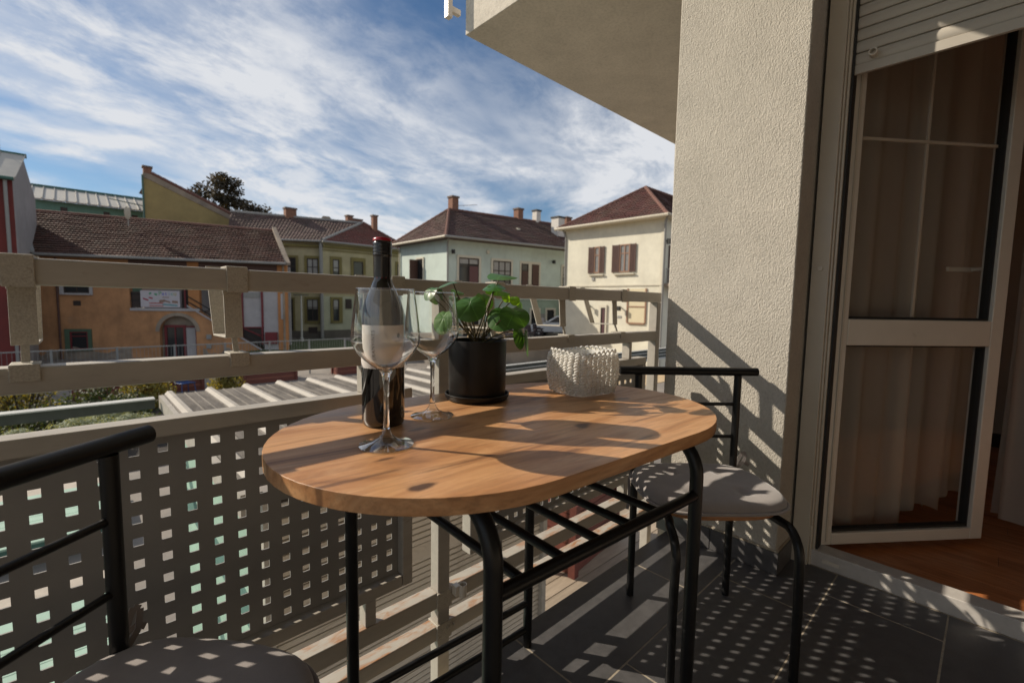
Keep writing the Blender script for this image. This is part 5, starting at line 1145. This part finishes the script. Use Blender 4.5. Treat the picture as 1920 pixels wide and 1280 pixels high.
window(ol, OLf, (1.62,2.45,-0.73,0.99), M_DKW, M_OLS, (1.44,2.62,-0.92,1.17), 2, (0.62,), lace=0.4); window(ol, OLf, (0.2,0.62,-1.5,0.96), M_DKW, M_OLS, (0.05,0.75,-1.5,1.1), 1)
fpart('cellar_vent', OLf, [(1.73,2.37,-1.69,-1.21,0.09,0.11)], M_DKW, ol)
window(ol, OR, (0.64,1.15,2.45,4.18), M_DKW, M_OLS, (0.44,1.37,2.4,4.4), 1, (0.62,), lace=0.5); window(ol, OR, (2.33,3.17,2.45,4.15), M_DKW, M_OLS, (2.13,3.38,2.4,4.45), 1)
window(ol, OR, (0.61,1.1,-0.72,1.02), M_DKW, M_OLS, (0.41,1.39,-0.88,1.2), 1, (0.62,), lace=0.4); window(ol, OR, (4.4,5.2,2.45,4.15), M_DKW, M_OLS, (4.2,5.4,2.4,4.4), 2, (0.6,)); window(ol, OR, (6.3,6.75,2.5,4.2), M_DKW, M_OLS, (6.15,6.88,2.4,4.4), 1)
window(ol, OR, (3.3,4.1,-0.72,1.02), M_DKW, M_OLS, (3.1,4.3,-0.88,1.2), 2, (0.62,))
fpart('notice_box', OR, [(1.65,2.12,0.28,1.06,0.002,0.12)], M_DKW, ol)
pipe(ol, [(14.0,36.6,5.4),(14.0,36.6,G)], 0.14, M_GUT)
EL, ER, RRt, RLt = Vector((8.4,40.2,5.5)), Vector((14.1,36.35,5.5)), Vector((18.8,39.4,7.8)), Vector((9.2,42.6,7.85))
part('roof', roof_quad(MB(), EL, ER, RRt, RLt, 15, 0.04), RT2, ol, recalc=False); part('roof_back', roof_quad(MB(), (22,43,5.5),(10.5,46,5.5),RLt,RRt,6), RT2, ol, recalc=False)
AP = Vector((18.75,39.3,7.85))
part('wing_roof', roof_quad(MB(), (13.9,36.15,5.5),(21.5,36.05,5.5),AP,AP,15,0.04), RT3, ol, recalc=False); part('wing_roof', roof_quad(MB(), (21.5,36.05,5.5),(21.6,43,5.5),AP,AP,15,0.04), RT3, ol, recalc=False)
ridge_tiles(ol, [tuple(RLt),tuple(RRt)], M_GUT, 0.13); ridge_tiles(ol, [(13.95,36.2,5.55),tuple(AP)], M_GUT, 0.12); ridge_tiles(ol, [(21.5,36.05,5.55),tuple(AP)], M_RIDGE, 0.13)
pipe(ol, [tuple(EL+Vector((0,-0.05,-0.02))),tuple(ER+Vector((0,-0.05,-0.02)))], 0.08, M_GUT, 'gutter'); pipe(ol, [(13.9,36.05,5.45),(21.5,35.95,5.45)], 0.08, M_GUT, 'gutter')
chimney(ol, 13.3,41.35,7.3,8.45,0.85,M_BRICKC,M_CAPC,0.6); chimney(ol, 17.9,40.2,7.4,8.35,0.5,M_BRICKC,M_CAPC); chimney(ol, 19.4,38.4,6.9,8.35,0.42,M_BRICKC,M_CAPC); chimney(ol, 18.9,41.2,7.2,8.3,1.2,M_BRICKC,M_CAPC,0.5)
part('parapet', MB().prism([(15.4,40.6,7.7),(15.7,40.5,8.15),(16.2,40.35,8.15),(16.6,40.2,7.7)], (0.1,0.3,0)), M_ORG, ol)

# ---- pale green house
cg = thing('pale_green_house', 'pale green blue house with white window surrounds and dark hipped roof', 'house', (22,27,G))
CF = Face((17.717,25.006),(28.156,23.183)); CL = Face((17.741,31.055),(17.717,25.006))
M_CY = facade('pale_green_plaster', (0.52,0.60,0.55), 0.07, (0.46,0.54,0.49), 0.64, 0.5); M_CYD = facade('deeper_green_plaster', (0.30,0.38,0.31), 0.12); M_CW = mat('cream_surround', (0.60,0.56,0.46), 0.8, 0.06, 4)
fpart('wall', CF, [(0,12.5,1.22,5.1,-0.4,0)], M_CY, cg); fpart('lower_wall', CF, [(0,12.5,G,1.218,-0.4,0)], M_CYD, cg); fpart('wall', CL, [(0,6.04,G,5.1,-0.4,0.0)], M_CY, cg)
part('back', MB().box(17.8,30,30.9,31.2,G,5.0), M_CY, cg)
fpart('storey_band', CF, [(-0.05,12.5,1.22,1.34,0.002,0.07)], M_CY, cg)
w_ = window(cg, CF, (0.86,2.38,2.0,3.94), M_DKW, M_CW, (0.72,2.55,2.0,4.1), 2, (0.72,), lace=0.16); fpart('door_leaf', CF, [(1.66,2.32,2.05,3.4,0.05,0.07)], mat('plum_panel', (0.12,0.05,0.05), 0.6), w_)
window(cg, CF, (3.51,5.02,2.2,3.9), M_DKW, M_CW, (3.36,5.16,2.1,4.06), 3, (0.6,), lace=0.5)
for u0,u1 in ((5.94,6.57),(6.87,7.54)):
    w_ = window(cg, CF, (u0,u1,2.0,3.84), M_DKW, None, None, 1, (0.75,)); fpart('shutter', CF, [(u0+0.06,u1-0.06,2.06,3.3 if u0<6.5 else 3.78,0.05,0.075)], M_BRW, w_)
fpart('surround', CF, [(5.80,5.938,2.0,4.02,0.001,0.03),(6.572,6.868,2.0,4.02,0.001,0.03),(7.542,7.70,2.0,4.02,0.001,0.03),(5.938,7.542,3.842,4.02,0.001,0.028)], M_CW, cg)
window(cg, CF, (9.79,10.5,2.2,3.83), M_DKW, M_CW, (9.66,10.66,2.1,3.98), 2, (0.62,), lace=0.45)
for u0,u1,z1 in ((6.88,7.60,0.49),(8.36,9.05,0.5),(9.8,11.0,0.48),(4.2,5.2,0.5),(1.2,2.4,0.5)):
    window(cg, CF, (u0,u1,-1.28,z1), M_DKW, M_CW, (u0-0.14,u1+0.14,-1.28,z1+0.14), 1, (0.7,))
sgn = fpart('notice_board', CF, [(7.78,8.18,-0.66,0.21,0.002,0.05)], M_GUT, cg); fpart('notice_paper', CF, [(7.82,8.14,-0.45,-0.1,0.052,0.056)], M_BAN, sgn)
wall_lamp(cg, CF, 0.33, 4.25, M_BLACKH); wall_lamp(cg, CF, 8.74, 4.12, M_BLACKH); fpart('alarm_box', CF, [(2.99,3.19,4.33,4.56,0.002,0.1)], M_CW, cg)
w_ = window(cg, CL, (2.47,3.25,2.3,3.95), M_DKW, M_CW, (2.36,3.34,2.2,4.06), 1); part('open_shutter', MB().obox(CL.p(2.49,2.35,0.06), CL.d*0.05, CL.n*0.62, (0,0,1.55)), M_BRW, w_)
pipe(cg, [tuple(CF.p(-0.1,5.05,0.5)),tuple(CF.p(0.02,4.7,0.08)),tuple(CF.p(0.02,G,0.08))], 0.055, M_GUT); pipe(cg, [tuple(CL.p(-0.05,5.05,0.4)),tuple(CL.p(0.05,4.7,0.08)),tuple(CL.p(0.05,G,0.08))], 0.055, M_GUTC)
a_, b2, c2, ap, rr_ = Vector((17.1,24.25,5.12)), Vector((31.5,21.75,5.12)), Vector((17.25,31.7,5.12)), Vector((20.0,28.0,7.7)), Vector((32.5,25.9,7.7))
part('roof', roof_quad(MB(), a_, b2, rr_, ap, 17, 0.04), RT5, cg, recalc=False); part('roof', roof_quad(MB(), c2, a_, ap, ap, 17, 0.04), RT5, cg, recalc=False); part('roof', roof_quad(MB(), (31.5,31,5.12), c2, ap, rr_, 6, 0.04), RT5, cg, recalc=False)
part('soffit', MB().prism([(17.15,24.35,5.04),(31.4,21.9,5.04),(31.4,23.2,5.04),(18.2,25.4,5.04),(18.2,31.5,5.04),(17.3,31.5,5.04)], (0,0,0.05)), M_BRW, cg)
ridge_tiles(cg, [tuple(a_),tuple(ap),tuple(rr_)], M_RIDGE, 0.11); ridge_tiles(cg, [tuple(c2),tuple(ap)], M_RIDGE, 0.11)
pipe(cg, [(17.0,24.15,5.1),(31.4,21.65,5.1)], 0.08, M_GUT, 'gutter'); pipe(cg, [(17.15,31.7,5.1),(17.0,24.15,5.1)], 0.08, M_GUTC, 'gutter')
chimney(cg, 20.5,28.15,7.4,8.6,0.55,M_BRICKC,M_CAPC); chimney(cg, 26.2,27.1,7.3,8.45,0.55,M_BRICKC,M_CAPC); chimney(cg, 28.0,26.8,7.3,8.55,0.5,M_WHITEC,M_BLACKH); chimney(cg, 28.2,24.6,6.3,7.75,0.75,M_WHITEC,M_BLACKH); chimney(cg, 31.0,26.1,7.2,8.3,0.65,M_BRICKC,M_CAPC)
part('aerial', MB().tube([(20.9,28.1,8.1),(22.4,27.7,8.35)],0.02,5), M_GUT, cg); part('roof_vent', MB().box(24.3,24.6,25.2,25.5,6.35,6.6), M_CW, cg)

# ---- yellow house
yh = thing('yellow_house', 'cream yellow house with brown shutters beside the pillar', 'house', (26,15.7,G))
YF = Face((22.624,19.065),(22.717,12.368)); YS = Face((22.717,12.368),(32,12.368))
M_YE = facade('cream_plaster', (0.67,0.64,0.53), 0.07, (0.52,0.47,0.32), 0.66, 0.4)
fpart('wall', YF, [(0,6.698,G,5.6,-0.4,0)], M_YE, yh); fpart('wall', YS, [(0.0,9.3,G,5.6,-0.4,-0.002)], M_YE, yh); part('wall', MB().box(22.7,32,18.7,19.06,G,5.6), M_YE, yh)
fpart('storey_band', YF, [(0,6.7,2.05,2.13,0.002,0.05)], M_CW, yh); fpart('corner_strip', YF, [(6.55,6.7,G,5.3,0.002,0.025)], M_CW, yh)
for w_r, s1, s2, cl in (((2.27,2.66,2.84,4.40),(1.86,2.26),(2.67,3.0),1),((4.03,4.70,2.83,4.40),(3.54,4.02),(4.71,5.08),2)):
    w_ = window(yh, YF, w_r, M_RBW, None, None, cl, (0.68,), lace=0.0, pane=M_PANE); fpart('lace_blind', YF, [(w_r[0]+0.08,w_r[1]-0.08,w_r[2]+0.08,w_r[3]-0.1,0.0125,0.016)], mat('net_curtain',(0.20,0.20,0.20),0.8,0.3,6), w_)
    for a0,a1 in (s1,s2):
        sl = [(a0,a0+0.05,2.83,4.40,0.03,0.075),(a1-0.05,a1,2.83,4.40,0.03,0.075)]
        z = 2.85
        while z < 4.36: sl.append((a0+0.05,a1-0.05,z,z+0.055,0.035,0.07)); z += 0.085
        sl.append((a0+0.04,a1-0.04,2.84,4.39,0.028,0.036))
        fpart('shutter', YF, sl, M_BRW, w_)
    fpart('sill', YF, [(w_r[0]-0.35,w_r[1]+0.35,2.70,2.76,0.002,0.14)], M_CW, w_)
w_ = window(yh, YF, (2.9,3.22,-1.3,0.79), M_DKW, M_CW, (2.74,3.30,-1.3,0.96), 1); fpart('door_leaf', YF, [(2.95,3.17,-1.28,0.72,0.02,0.04)], mat('maroon_door',(0.07,0.025,0.03),0.6), w_)
bw = fpart('blind_window', YF, [(4.62,4.70,-0.02,1.9,0.002,0.06),(5.76,5.84,-0.02,1.9,0.002,0.06),(4.70,5.76,-0.08,0.0,0.002,0.09),(4.70,5.76,0.86,0.92,0.002,0.05)], M_RBW, yh)
fpart('blind_panel', YF, [(4.70,5.76,0.001,1.88,0.0015,0.02)], mat('cream_panel',(0.62,0.55,0.38),0.8,0.05,3), bw)
wall_lamp(yh, YF, 2.16, 0.8, M_BLACKH); wall_lamp(yh, YF, 4.27, 0.77, M_BLACKH); fpart('vent', YF, [(2.15,2.33,2.4,2.58,0.002,0.05)], M_GUT, yh); fpart('name_plate', YF, [(4.02,4.29,0.21,0.35,0.002,0.02)], M_GUT, yh)
pipe(yh, [(22.45,12.1,5.65),(22.6,12.25,5.2),(22.62,12.28,G)], 0.06, M_GUT); pipe(yh, [(22.5,19.2,5.65),(22.58,19.0,5.2),(22.58,19.0,G)], 0.05, M_GUT)
fpart('balcony_slab', YS, [(-0.02,2.5,2.0,2.16,0.002,0.9)], M_ORG, yh); rl_ = [(0.0,2.5,2.9,2.94,0.84,0.88)]
x = 0.0
while x < 2.5: rl_.append((x,x+0.02,2.165,2.9,0.85,0.87)); x += 0.12
rl_ += [(0.0,0.03,2.9,2.94,0.004,0.84)]+[(0.0,0.02,2.165,2.9,0.10+0.12*k,0.12+0.12*k) for k in range(6)]
fpart('balcony_railing', YS, rl_, M_GUT, yh)
window(yh, YS, (0.55,1.3,2.2,4.2), M_BRW, None, None, 1, pane=mat('dark_door',(0.05,0.025,0.02),0.6)); wall_lamp(yh, YS, 0.0, 4.35, M_BLACKH)
a_, b2, c2, d2, ap, rr_ = Vector((22.25,11.95,5.65)), Vector((22.2,19.5,5.65)), Vector((33,11.9,5.65)), Vector((33,19.5,5.65)), Vector((26.25,15.7,8.35)), Vector((31,15.7,8.35))
part('roof', roof_quad(MB(), b2, a_, ap, ap, 18, 0.04), RT4, yh, recalc=False); part('roof', roof_quad(MB(), a_, c2, rr_, ap, 18, 0.04), RT4, yh, recalc=False); part('roof', roof_quad(MB(), d2, b2, ap, rr_, 10, 0.04), RT4, yh, recalc=False)
ridge_tiles(yh, [tuple(a_),tuple(ap),tuple(rr_)], M_RIDGE, 0.11); ridge_tiles(yh, [tuple(b2),tuple(ap)], M_RIDGE, 0.10)
part('soffit', MB().prism([(22.3,12.0,5.58),(33,12.0,5.58),(33,12.6,5.58),(22.9,12.6,5.58),(22.9,19.4,5.58),(22.25,19.4,5.58)], (0,0,0.05)), M_CW, yh)
pipe(yh, [(22.12,19.55,5.64),(22.15,11.85,5.64)], 0.09, M_GUTC, 'gutter'); pipe(yh, [(22.15,11.85,5.64),(33,11.8,5.64)], 0.09, M_GUTC, 'gutter')
